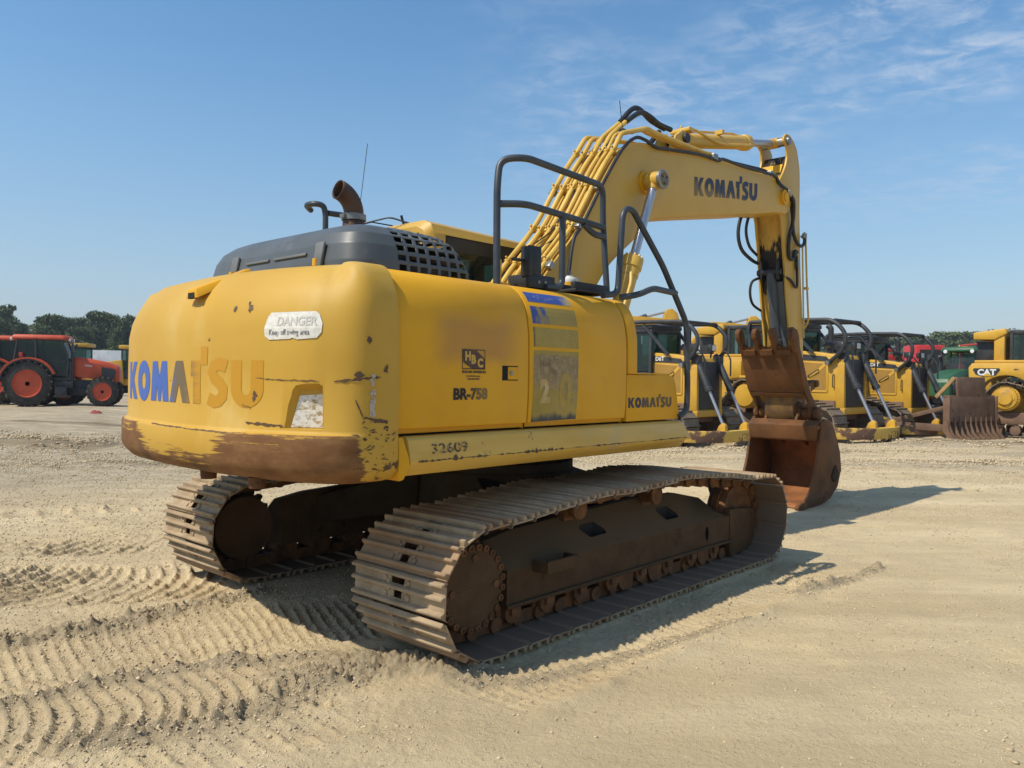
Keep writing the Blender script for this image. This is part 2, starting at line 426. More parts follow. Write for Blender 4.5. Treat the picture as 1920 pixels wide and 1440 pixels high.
m_ghost = worn('worn_black_print', (.05, .04, .03), (.17, .12, .05), 26, .4, .6, .6, .05)
m_stencil = worn('worn_stencil_paint', (.06, .055, .045), (.55, .34, .09), 40, .5, .56, .6, .05)

def decal_mat(name, kind):
    g = NG(name); x, y, z = g.xyz()
    n = g.noise(9, g.vec((1, 1, .5)), 7, .7); cr = g.voro(16, g.vec((1, 1, 1)), 'DISTANCE_TO_EDGE')
    olive = g.mix(g.ss(g.noise(3, None, 5), .3, .7), (.31, .22, .035), (.39, .28, .06))
    if kind == 'blue':
        t = g.math('ADD', g.math('DIVIDE', g.math('ADD', x, 1.2), .48), g.math('MULTIPLY', g.math('SUBTRACT', n, .5), 1.0))
        c = g.mix(g.ss(t, .75, 1.05), (.045, .085, .30), (.45, .33, .12))
        c = g.mix(g.math('MULTIPLY', g.ss(g.noise(26, None, 5), .55, .7), .6), c, (.30, .30, .34))
    elif kind == 'patch':
        t = g.math('ADD', g.math('DIVIDE', g.math('ADD', x, 1.2), .48), g.math('MULTIPLY', g.math('SUBTRACT', g.noise(5, g.vec((1.4, 1, .35)), 5), .5), 1.3))
        c = g.mix(g.ss(t, .10, .26), (.045, .08, .27), olive)
    elif kind == 'olive':
        c = g.mix(g.ss(g.math('ADD', x, 1.2), .0, .03), (.03, .03, .03), olive)
        c = g.mix(g.math('SUBTRACT', 1, g.ss(cr, .004, .014)), c, (.47, .34, .09))
    else:
        grey = g.mix(g.ss(g.noise(30, None, 6), .4, .65), (.25, .175, .075), (.34, .25, .12))
        t = g.math('ADD', z, g.math('MULTIPLY', g.math('SUBTRACT', g.noise(3.5, None, 5), .5), .6))
        c = g.mix(g.ss(t, 1.60, 1.68), g.mix(g.ss(g.noise(4, g.vec((1, 1, 1), loc=(7, 0, 3)), 5), .45, .6), olive, grey), grey)
        c = g.mix(g.ss(z, 1.79, 1.82), c, olive)
        dk = g.math('SUBTRACT', 1, g.ss(g.math('ADD', z, g.math('MULTIPLY', g.math('SUBTRACT', n, .5), .12)), 1.38, 1.43))
        c = g.mix(dk, c, (.055, .06, .06))
        c = g.mix(g.math('MULTIPLY', g.ss(cr, .0, .01), 0), c, (.5, .4, .2))
    return g.fin(c, .5, 0, .35)
m_dblue, m_dpatch, m_dolive, m_dbig = decal_mat('blue_stripe', 'blue'), decal_mat('worn_blue_stripe', 'patch'), decal_mat('cracked_olive_stripe', 'olive'), decal_mat('worn_model_plate', 'big')

def worn_white(name, under, thr):
    g = NG(name); n = g.noise(24, g.vec((1, 1, 1.4)), 7, .75); s_ = g.noise(3, g.vec((2, 2, 34)), 5, .7)
    c = g.mix(g.ss(n, .35, .7), (.72, .70, .63), (.55, .52, .44))
    c = g.mix(g.ss(g.math('ADD', n, g.math('MULTIPLY', s_, .35)), thr, thr + .04), c, under)
    return g.fin(c, .5, 0, .35)
m_danger = worn_white('worn_white_sticker', (.60, .53, .38), .90)
m_refl = worn_white('worn_reflector', (.36, .27, .13), .70)

def glass_mat(name='tinted_glass', col=(.02, .03, .03), a=.40):
    g = NG(name); m = g.fin(col, .06, 0, .6)
    tr = g.t.nodes.new('ShaderNodeBsdfTransparent'); tr.inputs[0].default_value = (.52, .72, .68, 1)
    mx = g.t.nodes.new('ShaderNodeMixShader'); mx.inputs[0].default_value = a
    g.L(tr.outputs[0], mx.inputs[1]); g.L(g.b.outputs[0], mx.inputs[2]); g.L(mx.outputs[0], g.out.inputs[0]); return m
m_glass = glass_mat()
# ------------------------------------------------------------------ the big excavator (x forward, y left, z up)
EX = empty('excavator', (-.118, 7.021, 0), R(90 - 42.57))
tag(EX, 'large yellow crawler excavator with rusty bucket on the ground, seen from behind', 'excavator')
FR = (0, 0, R(-1.0))          # the boom is slewed one degree from the hull axis
exp_ = dict(parent=EX)

# --- counterweight
CWO = smooth_pts([(-2.335, -1.475, 0), (-2.5, -1.475, 0), (-2.62, -1.445, 0), (-2.72, -1.37, 0), (-2.80, -1.25, 0), (-2.87, -1.05, 0), (-2.935, -.8, 0), (-2.972, -.5, 0), (-2.985, -.2, 0), (-2.97, .1, 0), (-2.945, .4, 0), (-2.90, .7, 0), (-2.81, 1.0, 0), (-2.69, 1.26, 0), (-2.56, 1.40, 0), (-2.42, 1.45, 0), (-2.335, 1.46, 0)], 6)
def sm(a, b, x):
    t = min(1, max(0, (x - a) / (b - a))); return t * t * (3 - 2 * t)
CWN = []
for i, p in enumerate(CWO):
    t = CWO[min(i + 1, len(CWO) - 1)] - CWO[max(i - 1, 0)]; n = Vector((-abs(t.y), t.x if t.y > 0 else -t.x, 0))
    n = Vector((-t.y, t.x, 0)).normalized()
    CWN.append(n)
CWW = [1 - sm(-2.76, -2.5, p.x) for p in CWO]
CWL = [(1.075, .15, .16), (1.10, .055, .06), (1.14, .018, .02), (1.18, 0, 0), (1.325, 0, 0), (1.338, 0, .004), (1.345, 0, .02), (1.352, 0, .032), (1.365, 0, .040), (1.70, 0, .040), (1.9, .003, .045), (2.0, .008, .065), (2.085, .02, .10), (2.15, .045, .145), (2.21, .075, .205), (2.245, .105, .24), (2.262, .135, .29), (2.272, .17, .34)]
def cw_inset(z, w):
    for k in range(len(CWL) - 1):
        if CWL[k][0] <= z <= CWL[k + 1][0]:
            t = (z - CWL[k][0]) / (CWL[k + 1][0] - CWL[k][0])
            return (CWL[k][1] * (1 - t) + CWL[k + 1][1] * t) * (1 - w) + (CWL[k][2] * (1 - t) + CWL[k + 1][2] * t) * w
    return 0
def cw_ring(z, a, b):
    r = []
    for p, n, w in zip(CWO, CWN, CWW):
        q = p - n * (a * (1 - w) + b * w); r.append(Vector((min(q.x, -2.335), q.y, z)))
    return r
def cw_at(y, z, off=.002, side=False):
    """a point on the tail at sideways position y (or, side=True, at x=y on the right flank)"""
    for i in range(len(CWO) - 1):
        a, b = CWO[i], CWO[i + 1]
        k0, k1, kk = (a.y, b.y, y) if not side else (-a.x, -b.x, -y)
        if min(k0, k1) <= kk <= max(k0, k1) and (a.y < 1.3):
            t = (kk - k0) / (k1 - k0) if k1 != k0 else 0
            p = a.lerp(b, t); n = CWN[i].lerp(CWN[i + 1], t).normalized(); w = CWW[i] * (1 - t) + CWW[i + 1] * t
            return p - n * (cw_inset(z, w) - off) + Vector((0, 0, z))
    return Vector((-2.9, y, z))
b = MB(); b.loft([cw_ring(z, a, c) for z, a, c in CWL])
cw = b.build('counterweight', m_cw, EX, 40)
# the reflector pocket near the right corner
C0 = Vector((-2.80, -1.245, 0)); NN = Vector((-.80, -.60, 0)); TT = Vector((.60, -.80, 0))
def pk(t, z, d): return C0 + TT * t + NN * d + Vector((0, 0, z))
out_ = [(-.20, 1.372), (-.135, 1.50), (-.085, 1.585), (-.05, 1.612), (.09, 1.612), (.112, 1.60), (.114, 1.372)]
in_ = [(-.085, 1.376), (-.055, 1.49), (-.03, 1.565), (-.02, 1.578), (.09, 1.580), (.1, 1.575), (.102, 1.376)]
def lerp2(p, q, t): return (p[0] + (q[0] - p[0]) * t, p[1] + (q[1] - p[1]) * t)
b = MB(); b.loft([[pk(*lerp2(o_, i_, 1.0), -.085) for o_, i_ in zip(out_, in_)], [pk(*o_, -.035) for o_ in out_], [pk(*lerp2(o_, i_, -.5), .08) for o_, i_ in zip(out_, in_)]])
boolean(cw, [b.build('cut', m_cw)])
b = MB(); b.loft([[pk(t, z, -.0845) for t, z in [(-.078, 1.38), (-.03, 1.548), (.095, 1.558), (.099, 1.38)]], [pk(t, z, -.082) for t, z in [(-.078, 1.38), (-.03, 1.548), (.095, 1.558), (.099, 1.38)]]])
b.build('reflector', m_refl, cw, 0)
# lifting eye cover on the tail's shoulder
b = MB()
def chan(x, s): return [Vector((x, -.30 - .075 * s, 2.095 + (x + 2.93) * .50)), Vector((x, -.30 - .045 * s, 2.15 + (x + 2.93) * .45)), Vector((x, -.30 + .045 * s, 2.15 + (x + 2.93) * .45)), Vector((x, -.30 + .075 * s, 2.095 + (x + 2.93) * .50))]
b.loft([chan(-2.93, 1), chan(-2.75, 1), chan(-2.58, .9)], True, True)
lc = b.build('lifting_eye_cover', m_yel, cw, 30, .006)
b = MB(); b.box((-2.923, -.30, 2.112), (.02, .075, .035)); b.build('opening_shade', m_dark, lc, 0)  # black block stands in for the shade inside the cover's mouth
# sticker
def cw_decal(name, polys, mat, par, du=.03, side=False, off=.002):
    vs, fs = poly_cut(polys, du, .02 if name == 'warning_sticker' else None); bb = MB(); bb.add([cw_at(v.x, v.y, off, side) for v in vs], fs); 
    if name == 'scars_and_hole': return merge_into(par, bb, mat)
    return bb.build(name, mat, par, 0)
DG = [(-.985, 1.905), (-1.0, 1.965), (-1.02, 1.988), (-1.30, 1.99), (-1.32, 1.975), (-1.338, 1.925), (-1.335, 1.88), (-1.312, 1.85), (-1.20, 1.842), (-1.17, 1.852), (-1.155, 1.845), (-1.02, 1.842), (-.99, 1.862)]
dk = cw_decal('warning_sticker', [DG], m_danger, cw, .02, False, .004)
def cw_text(name, s, y0, z0, size, mat, bold, sx=1.0, off=.006):
    vs, fs = text_poly(s, size, bold); bb = MB(); bb.add([cw_at(y0 - v.x * sx, z0 + v.y, off) for v in vs], fs); return bb.build(name, mat, cw, 0)
m_pale = plain('pale_grey_print', (.50, .47, .42), .55)
cw_text('lettering', 'DANGER', -1.065, 1.918, .064, m_pale, .0014, .95)
cw_text('lettering', 'Keep off swing area', -1.018, 1.868, .042, worn('worn_grey_print', (.16, .16, .17), (.66, .63, .58), 24, .5, .6), .0006, .76)
# the big worn maker's name
word, WW = heavy_word()
for polys, x0, x1 in word:
    def fy(u): return .80 - u / WW * 1.785
    P_ = [[(fy(u), 1.485 + v * .247) for u, v in q] for q in polys]
    cw_decal('lettering', P_, m_kom_rear, cw, .02)
# scars, and one hole painted dark
def blob(cy, cz, ry, rz, n=14, jag=.45):
    return [(cy + ry * math.cos(2 * PI * i / n) * (1 + random.uniform(-jag, jag)), cz + rz * math.sin(2 * PI * i / n) * (1 + random.uniform(-jag, jag))) for i in range(n)]
def line_scar(pts, w):
    up = []; dn = []
    for i, (y, z) in enumerate(pts):
        ww = w * random.uniform(.25, 1.0) * (0.2 if i in (0, len(pts) - 1) else 1); up.append((y, z + ww)); dn.append((y, z - ww))
    return [[up[i], up[i + 1], dn[i + 1], dn[i]] for i in range(len(pts) - 1)]
def seq(y0, z0, y1, z1, n, jit=.003): return [(y0 + (y1 - y0) * i / n, z0 + (z1 - z0) * i / n + random.uniform(-jit, jit)) for i in range(n + 1)]
m_scar = plain('scraped_metal', (.10, .055, .028), .7)
sc1 = [blob(-.727, 2.018, .014, .018, 12, .1), blob(-.853, 2.02, .02, .022, 16, .7), blob(-.835, 2.045, .008, .012), blob(-.925, 1.535, .016, .022, 16, .8)]  # first round blob paints a hole's dark, the others are chips
sc1 += line_scar(seq(-.93, 1.636, -1.33, 1.625, 30), .0035) + line_scar(seq(-.83, 1.50, -.90, 1.47, 8, .008), .004) + line_scar(seq(-.86, 1.395, -1.12, 1.385, 16), .009)
sc1 += line_scar(seq(.2, 1.345, -.75, 1.338, 40, .002), .004)
cw_decal('scars_and_hole', sc1, m_scar, cw, .04, off=.003)
sc2 = line_scar(seq(-2.70, 1.625, -2.46, 1.652, 20, .004), .010) + [blob(-2.425, 1.69, .016, .028, 14, .5), blob(-2.53, 1.84, .012, .018, 12, .6), blob(-2.58, 1.66, .02, .02, 10, .5)]
sc2 += line_scar(seq(-2.60, 1.53, -2.56, 1.44, 10), .012) + line_scar(seq(-2.56, 1.435, -2.41, 1.405, 14, .006), .014) + line_scar(seq(-2.41, 1.405, -2.44, 1.425, 4), .006)
for k in range(26):
    x = random.uniform(-2.62, -2.37); z = random.uniform(1.13, 1.42); sc2 += line_scar(seq(x, z, x + random.uniform(.01, .05), z + random.uniform(-.012, .03), 3, .004), .005)
cw_decal('scars_and_hole', sc2, m_scar, cw, None, True, .003)
sc3 = line_scar([(-2.508 + random.uniform(-.012, .012), 1.66 - i * .016) for i in range(16)], .0)
b = MB(); [b.add([cw_at(x + dx, z + dz, .004, True) for dx, dz in ((-w, -h), (w, -h), (w, h), (-w, h))], [(0, 1, 2, 3)]) for x, z, w, h in [(-2.51 + random.uniform(-.012, .012), random.uniform(1.43, 1.66), random.uniform(.003, .009), random.uniform(.004, .016)) for _ in range(34)]]
merge_into(cw, b, plain('grey_scuff', (.42, .38, .30), .7))
for y in (-.27, -.83):
    b = MB(); b.cyl((-2.80, y, 1.03), (-2.80, y, 1.09), .045, .05, 14); b.build('drain_boss', m_rust, cw)

# --- right flank: door, service panel, front pillar
PROF = [(-1.432, 1.335), (-1.445, 1.50), (-1.448, 1.69), (-1.445, 1.90), (-1.438, 1.98), (-1.424, 2.06), (-1.400, 2.13), (-1.365, 2.19), (-1.315, 2.235), (-1.24, 2.265), (-1.10, 2.285), (-.85, 2.295)]
PS = smooth_pts([(y, z, 0) for y, z in PROF], 4)
def prof_y(z):
    for a, c in zip(PS, PS[1:]):
        if a.y <= z <= c.y: return a.x + (c.x - a.x) * (z - a.y) / (c.y - a.y)
    return PS[-1].x
def flank(name, x0, x1, mat, inner=-.8, zmin=1.335):
    bb = MB(); poly = [(prof_y(zmin), zmin)] + [(p.x, p.y) for p in PS if p.y > zmin + .01] + [(inner, 2.26), (-1.26, 2.22), (-1.38, 2.10), (-1.40, zmin + .01), (-1.40, zmin)]
    bb.prism(poly, x0, x1, 'X'); return bb.build(name, mat, EX, 30, .007)
door = flank('side_door', -2.322, -1.246, m_door)
panel = flank('service_panel', -1.234, -.140, m_yel)
pil = flank('front_pillar', -.122, 0.0, m_yel, -1.2, 1.70)
def fl_decal(name, polys, mat, par, off=.0015, du=None):
    vs, fs = poly_cut([[(w, u) for u, w in q] for q in polys], .03)
    bb = MB(); bb.add([(v.y, prof_y(v.x) - off, v.x) for v in vs], fs); return bb.build(name, mat, par, 0)
def rect(x0, x1, z0, z1, dx=0): return [(x0, z0), (x1, z0), (x1 + dx, z1), (x0 + dx, z1)]
fl_decal('decal_stripe', [rect(-1.195, -.735, 2.155, 2.222)], m_dblue, panel)
fl_decal('decal_stripe', [rect(-1.195, -.725, 2.01, 2.125)], m_dpatch, panel)
fl_decal('decal_stripe', [rect(-1.195, -.725, 1.858, 1.985)], m_dolive, panel)
fl_decal('model_decal', [[(-1.195, 1.835), (-.725, 1.835), (-.735, 1.375), (-1.205, 1.368)]], m_dbig, panel)
def fl_text(name, s, x0, z0, size, mat, par, bold=0, sx=1.0, off=.003, shear=0):
    vs, fs = text_poly(s, size, bold); bb = MB()
    bb.add([(x0 + v.x * sx + v.y * shear, prof_y(z0 + v.y) - off, z0 + v.y) for v in vs], fs); return bb.build(name, mat, par, 0)
gh = worn('ghost_letters', (.19, .125, .055), (.33, .24, .12), 18, .4, .65)
fl_text('lettering', 'PC', -1.135, 1.685, .17, gh, panel, .008, 1.05)
gh2 = worn('ghost_letters_pale', (.56, .44, .22), (.44, .30, .09), 9, .35, .6)
fl_text('lettering', '2', -1.13, 1.50, .20, gh2, panel, .012, .95)
fl_text('lettering', '0', -.93, 1.46, .32, worn('ghost_letters_olive', (.42, .28, .05), (.36, .24, .05), 9, .35, .6), panel, .012, .8)
# door fittings
b = MB(); b.box((-1.42, -1.4465, 1.683), (.145, .006, .092)); b.build('latch_recess_patch', m_dark, door, 0)  # flat black slab, the dark of a recess painted on
b = MB(); b.box((-1.398, -1.4505, 1.683), (.092, .008, .08)); hd = b.build('latch', m_yel, door, 30, .003)
b = MB(); b.cyl((-1.418, -1.451, 1.683), (-1.418, -1.460, 1.683), .015, .014, 20); b.build('lock', m_steel, hd)
# company sign
m_logo = worn('brown_logo_print', (.065, .035, .022), (.11, .06, .03), 18, .35, .65)
def hbc():
    x0, x1, z0, z1 = -1.838, -1.645, 1.702, 1.822
    L = []
    for q in (rect(x0, x1, z1 - .006, z1), rect(x0, x1, z0, z0 + .006), rect(x0, x0 + .005, z0, z1), rect(x1 - .005, x1, z0, z1)): L.append(q)
    L.append([(x0, z1), (x0, z0 + .045), (x0 + .085, z0), (x1, z0), (x1, z0 + .062), (x0 + .110, z1)])
    fl_decal('company_sign', L, m_logo, door, .002)
    m_cut = worn('letter_cutout', (.58, .35, .06), (.5, .3, .06), 6)
    for ch, x, z, s in (('H', -1.816, 1.757, .070), ('B', -1.765, 1.738, .070), ('C', -1.712, 1.718, .070)):
        fl_text('lettering', ch, x, z, s, m_cut, door, .004, .95, .0035)
hbc()
fl_text('lettering', 'SOLAR DIVISION', -1.838, 1.680, .020, m_logo, door, .0012, 1.32)
fl_text('lettering', 'www.hbc-inc.com', -1.805, 1.658, .013, m_logo, door, .0007, 1.25)
fl_text('lettering', '1-800-000-0000', -1.800, 1.640, .013, m_logo, door, .0007, 1.25)
fl_text('lettering', 'BR-758', -1.908, 1.525, .090, m_br, door, .0042, 1.06)
# --- tool box in front
b = MB(); b.prism([(-.118, 1.335), (-.118, 1.688), (.49, 1.688), (.545, 1.675), (.575, 1.63), (.645, 1.345), (.64, 1.335)], -1.435, -.7)
box = b.build('front_tool_box', m_yel, EX, 30, .012)
b = MB(); b.box((.20, -1.08, 1.697), (.60, .70, .012)); b.build('lid', m_yel, box, 30, .004)
for polys, x0, x1 in word:
    b = MB(); vs, fs = poly_cut([[(-.098 + u / WW * .612, 1.437 + v * .077) for u, v in q] for q in polys]); b.add([(v.x, -1.4375, v.y) for v in vs], fs); b.build('lettering', m_kom_box, box, 0)
# --- sill
def sill_ring(x, k=1.0, dz=0):
    return [Vector((x, y, z)) for y, z in [(-1.30, 1.322), (-1.440, 1.322), (-1.462, 1.305), (-1.488, 1.185), (-1.482, 1.17), (-1.435, 1.105 + dz), (-1.0, 1.092 + dz), (-1.0, 1.322)]]
b = MB(); b.loft([sill_ring(-2.255), sill_ring(.655), [Vector((p.x + (.075 if p.z < 1.28 else .0), p.y * (.985 if p.z > 1.2 else 1), p.z)) for p in sill_ring(.67, dz=.06)]])
sill = b.build('side_sill', worn('sill_paint', (.66, .42, .085), (.58, .34, .05), 2, .3, .7, .42, .1, chips=(.13, .07, .035), chip=(5, .66, .70), grime=(.50, .36, .16), gr=(2.5, .5, .75), stretch=(.5, 1, 3)), EX, 25, .006)
b = MB(); b.loft([[Vector((-2.322, -1.462, 1.322)), Vector((-2.322, -1.30, 1.322)), Vector((-2.322, -1.30, 1.085)), Vector((-2.322, -1.47, 1.085))], [Vector((-2.29, -1.462, 1.322)), Vector((-2.29, -1.30, 1.322)), Vector((-2.29, -1.30, 1.09)), Vector((-2.29, -1.47, 1.09))], [Vector((-2.262, -1.487, 1.20)), Vector((-2.262, -1.30, 1.20)), Vector((-2.262, -1.30, 1.16)), Vector((-2.262, -1.487, 1.16))]])
b.build('sill_gusset', m_yel, EX, 25, .004)
b = MB()
vs, fs = text_poly('32609', .078, .001); b.add([(-2.10 + v.x * 1.50, -1.463 - (1.305 - (1.222 + v.y)) * .2155 - .0035, 1.222 + v.y) for v in vs], fs)
b.build('lettering', m_stencil, sill, 0)
b = MB(); pts = []
for i in range(200):
    x = -2.2 + i * .0144; w = abs(random.gauss(0, .0045)) * (1.2 + .9 * math.sin(i * .11) + .6 * math.sin(i * .37 + 2)) * (1.0 if i < 90 else .55) + .0006; pts.append((x, 1.183 + random.uniform(-.002, .003), max(w, .0004)))
b.add([(x, -1.4895, z + w) for x, z, w in pts] + [(x, -1.489, z - w * .6) for x, z, w in pts], [(i, i + 1, 201 + i, 200 + i) for i in range(199)])
merge_into(sill, b, m_scar)
# --- hull under and inside
b = MB(); b.bx(-2.33, .60, -1.36, 1.40, 1.10, 1.325); b.bx(.60, 1.25, -.6, 1.40, 1.11, 1.32); b.bx(-2.0, .9, -.55, .55, 1.02, 1.10)
b.build('revolving_frame', m_carb, EX, 30, .01)
b = MB(); b.bx(-2.33, -.25, -1.375, 1.43, 1.325, 2.08); b.bx(-2.33, -.25, -1.25, 1.43, 2.08, 2.20); b.bx(-.25, -.02, -1.375, -.55, 1.325, 2.08); b.bx(-.12, 1.1, -.72, -.55, 1.325, 1.62); b.bx(.30, 1.35, .42, 1.43, 1.325, 1.5)
b.build('engine_bay', m_dark, EX, 0)  # solid black fill, paints the shade behind the panel gaps
b = MB(); b.bx(-2.33, -.25, 1.43, 1.46, 1.335, 2.24); b.bx(-2.3, -1.2, -.84, 1.44, 2.245, 2.275); b.bx(-1.2, -.3, -.3, 1.44, 2.25, 2.27)
b.build('body_panel', m_yel, EX, 30, .006)
b = MB(); b.bx(-1.22, -.01, -.86, -.52, 2.262, 2.293); b.build('tank_top', m_yel, EX, 30, .008)
# swing ring and pedestal
b = MB(); b.cyl((0, 0, .86), (0, 0, .95), .66, .66, 56); b.cyl((0, 0, .95), (0, 0, 1.03), .60, .60, 56)
for i in range(28): a = 2 * PI * i / 28; b.cyl((.63 * math.cos(a), .63 * math.sin(a), .95), (.63 * math.cos(a), .63 * math.sin(a), .985), .018, n=6)
b.build('swing_ring', m_carb, EX)

# --- hood
def sup(a, n): c, s_ = math.cos(a), math.sin(a); return (math.copysign(abs(c) ** (2 / n), c), math.copysign(abs(s_) ** (2 / n), s_))
HX0, HX1, HY0, HY1 = -2.44, -1.36, -1.17, .62
def hood_pt(u, v):
    """u round the footprint, v from the bottom (0) to the top centre (1)"""
    a = 2 * PI * u; cx, cy = sup(a, 7)
    L = [(0, 1, 2.24), (.15, .995, 2.32), (.35, .97, 2.42), (.5, .93, 2.49), (.62, .87, 2.535), (.74, .78, 2.562), (.86, .62, 2.578), (1, .0, 2.588)]
    for k in range(len(L) - 1):
        if L[k][0] <= v <= L[k + 1][0] + 1e-9:
            t = (v - L[k][0]) / (L[k + 1][0] - L[k][0]); s_ = L[k][1] + (L[k + 1][1] - L[k][1]) * t; z = L[k][2] + (L[k + 1][2] - L[k][2]) * t; break
    mx, my = (HX0 + HX1) / 2, (HY0 + HY1) / 2
    # the insets are metres, not fractions of the plan
    ins = (1 - s_) * .9
    hx, hy = max(0, (HX1 - HX0) / 2 - ins), max(0, (HY1 - HY0) / 2 - ins)
    if v > .86:
        t = (v - .86) / .14; i0 = (1 - .62) * .9; hx, hy = ((HX1 - HX0) / 2 - i0) * (1 - t), ((HY1 - HY0) / 2 - i0) * (1 - t)
    x = mx + cx * hx; y = my + cy * hy
    if cx > .5: x -= (z - 2.24) * .42 * min(1, (cx - .5) * 2.2)          # the front slopes back
    if y > .1: z -= (y - .1) * .10 * (v ** 2)
    return (x, y, z)
NU, NV = 160, 56
def hood_hole(i, j):
    x, y, z = hood_pt((i + .5) / NU, (j + .5) / NV)
    if y > -.84 or x < -2.10: return False
    s_ = -1.0
    cxp = (x + 2.10) / .082; czp = ((z - 2.27) / .058 if y < -1.03 else None)
    if y < -1.03: fz = (z - 2.262) / .060
    else: fz = (2.50 - 2.262) / .060 + (-1.03 - y) / -.07
    fx = cxp
    if z < 2.275 or x > -1.40: return False
    return .20 < fx % 1 < .82 and .22 < fz % 1 < .80
b = MB()
# fine strip grid so that the perforations are true openings
UU = [i / NU for i in range(NU + 1)]
def uspace():
    """finer steps where the grille is"""
    us = []; u = 0.0
    while u < 1 - 1e-9:
        x, y, z = hood_pt(u, .2); us.append(u); e = 1e-5; q = hood_pt(u + e, .2); sp_ = math.hypot(q[0] - x, q[1] - y) / e; u += min(.006, max(2e-6, (.0075 if (y < -1.0 and x > -2.2) else .03) / max(sp_, 1e-3)))
    us.append(1.0); return us
US = uspace(); VS = [i / 110 for i in range(95)] + [.9, .95, 1.0]
vs = [hood_pt(u, v) for v in VS for u in US]; w = len(US); fs = []
probe = [Vector(hood_pt(.72, v)) for v in VS]; ARC = [0.0]
for p, q in zip(probe, probe[1:]): ARC.append(ARC[-1] + (q - p).length)
ARC = [(a + c) / 2 for a, c in zip(ARC, ARC[1:])]
for j in range(len(VS) - 1):
    for i in range(w - 1):
        c = [vs[j * w + i], vs[j * w + i + 1], vs[(j + 1) * w + i + 1], vs[(j + 1) * w + i]]
        x, y, z = [sum(p[k] for p in c) / 4 for k in range(3)]
        hole = False
        if x > -2.10 and x < -1.40 and y < -.80:
            arcl = ARC[j]
            fx, fz = (x + 2.10) / .0835, (arcl - .03) / .0600
            lim = -1.405 - max(0, z - 2.24) * .40
            if x < lim and fz < 6: hole = .13 < fx % 1 < .84 and .18 < fz % 1 < .82
        if not hole: fs.append((j * w + i, j * w + i + 1, (j + 1) * w + i + 1, (j + 1) * w + i))
b.add(vs, fs); hood = b.build('engine_hood', m_hood, EX, 50)
hood.modifiers.new('thick', 'SOLIDIFY').thickness = .008
b = MB(); b.bx(-2.05, -1.55, -.95, .3, 2.25, 2.44); b.bx(-1.95, -1.6, -1.06, -.95, 2.25, 2.36); b.cyl((-1.9, -1.03, 2.40), (-1.5, -1.03, 2.38), .03, n=10); b.cyl((-1.75, -.96, 2.30), (-1.75, -.7, 2.5), .05, n=12)
b.build('engine', worn('engine_block', (.10, .07, .04), (.03, .03, .03), 7, .4, .6), EX, 30, .01)
for y in (-.86, .12):
    x = -2.447
    b = MB(); b.box((x + .012, y, 2.36), (.022, .085, .15), (0, R(10), 0)); lt = b.build('hood_latch', m_tab, hood, 30, .012)
    b = MB(); b.cyl((x - .0, y + .015, 2.292), (x + .0, y + .015, 2.335), .022, .02, 12); b.build('rubber_stop', m_yel, lt)
# pressed ribs on the hood's back
b = MB()
for y0, y1 in ((-.72, -.36), (-.30, -.02)): b.box((-2.430, (y0 + y1) / 2, 2.375), (.012, y1 - y0, .016), (0, R(10), 0))
b.build('pressed_rib', m_tab, hood, 30, .003)
# exhaust
EXX, EXY = -1.50, .09
b = MB(); path = [(EXX, EXY, 2.50), (EXX, EXY, 2.86)] + [(EXX - .17 * (1 - math.cos(R(a))), EXY + .01 * (1 - math.cos(R(a))), 2.86 + .17 * math.sin(R(a))) for a in range(8, 82, 8)]
b.tube(path, .074, 24, caps=False); ex = b.build('exhaust_pipe', m_exh, EX, 50); ex.modifiers.new('thick', 'SOLIDIFY').thickness = .006
b = MB(); b.lathe((EXX, EXY, 2.56), (0, 0, 1), [(0, .10), (.16, .10), (.21, .085), (.25, .082)], 28); b.build('exhaust_base', m_exh, EX)
b = MB(); b.lathe((EXX, EXY, 2.815), (0, 0, 1), [(0, .076), (0, .092), (.045, .092), (.045, .076)], 28); b.box((EXX - .095, EXY, 2.837), (.03, .05, .03)); b.build('clamp', m_steel, ex)
# --- hand rails
def rail(name, segs, r=.0245, rnd=.09):
    bb = MB()
    for k, s_ in enumerate(segs): bb.tube(s_, r, 12, rnd=rnd if len(s_) > 2 else 0, seg=6)
    return bb.build(name, m_rail, EX, 60)
rail('platform_handrail', [[(-1.21, -1.12, 2.27), (-1.195, -1.10, 2.95), (-1.15, -1.08, 3.145), (-1.04, -1.215, 3.155), (-.06, -1.15, 3.15), (-.03, -1.13, 2.9), (-.03, -1.18, 2.31)],
                           [(-1.19, -1.10, 2.83), (-1.04, -1.215, 2.84), (-.045, -1.15, 2.83)], [(-.60, -1.19, 2.84), (-.60, -1.19, 2.34), (-.66, -1.20, 2.30), (-.80, -1.20, 2.30)],
                           [(-.33, -1.17, 2.815), (-.22, -1.185, 2.75), (-.05, -1.16, 2.755)]])
rail('step_handrail', [[(-.28, -1.32, 2.275), (-.10, -1.33, 2.30), (-.05, -1.33, 2.9), (.0, -1.33, 2.965), (.08, -1.335, 2.96), (.42, -1.40, 2.56), (.70, -1.455, 2.12), (.715, -1.465, 1.6), (.715, -1.46, 1.40), (.62, -1.44, 1.345)],
                       [(-.07, -1.33, 2.275), (.05, -1.42, 2.30), (.18, -1.46, 2.36), (.565, -1.43, 2.355)]], rnd=.07)
rail('hood_handrail', [[(-1.20, .90, 2.27), (-1.20, .90, 3.02), (-1.22, .90, 3.09), (-1.28, .94, 3.10), (-1.30, 1.05, 3.10), (-1.20, 1.12, 3.08)], [(-1.18, .90, 3.03), (-.95, .90, 3.04), (-.90, .90, 2.94), (-.90, .90, 2.27)]], rnd=.07)
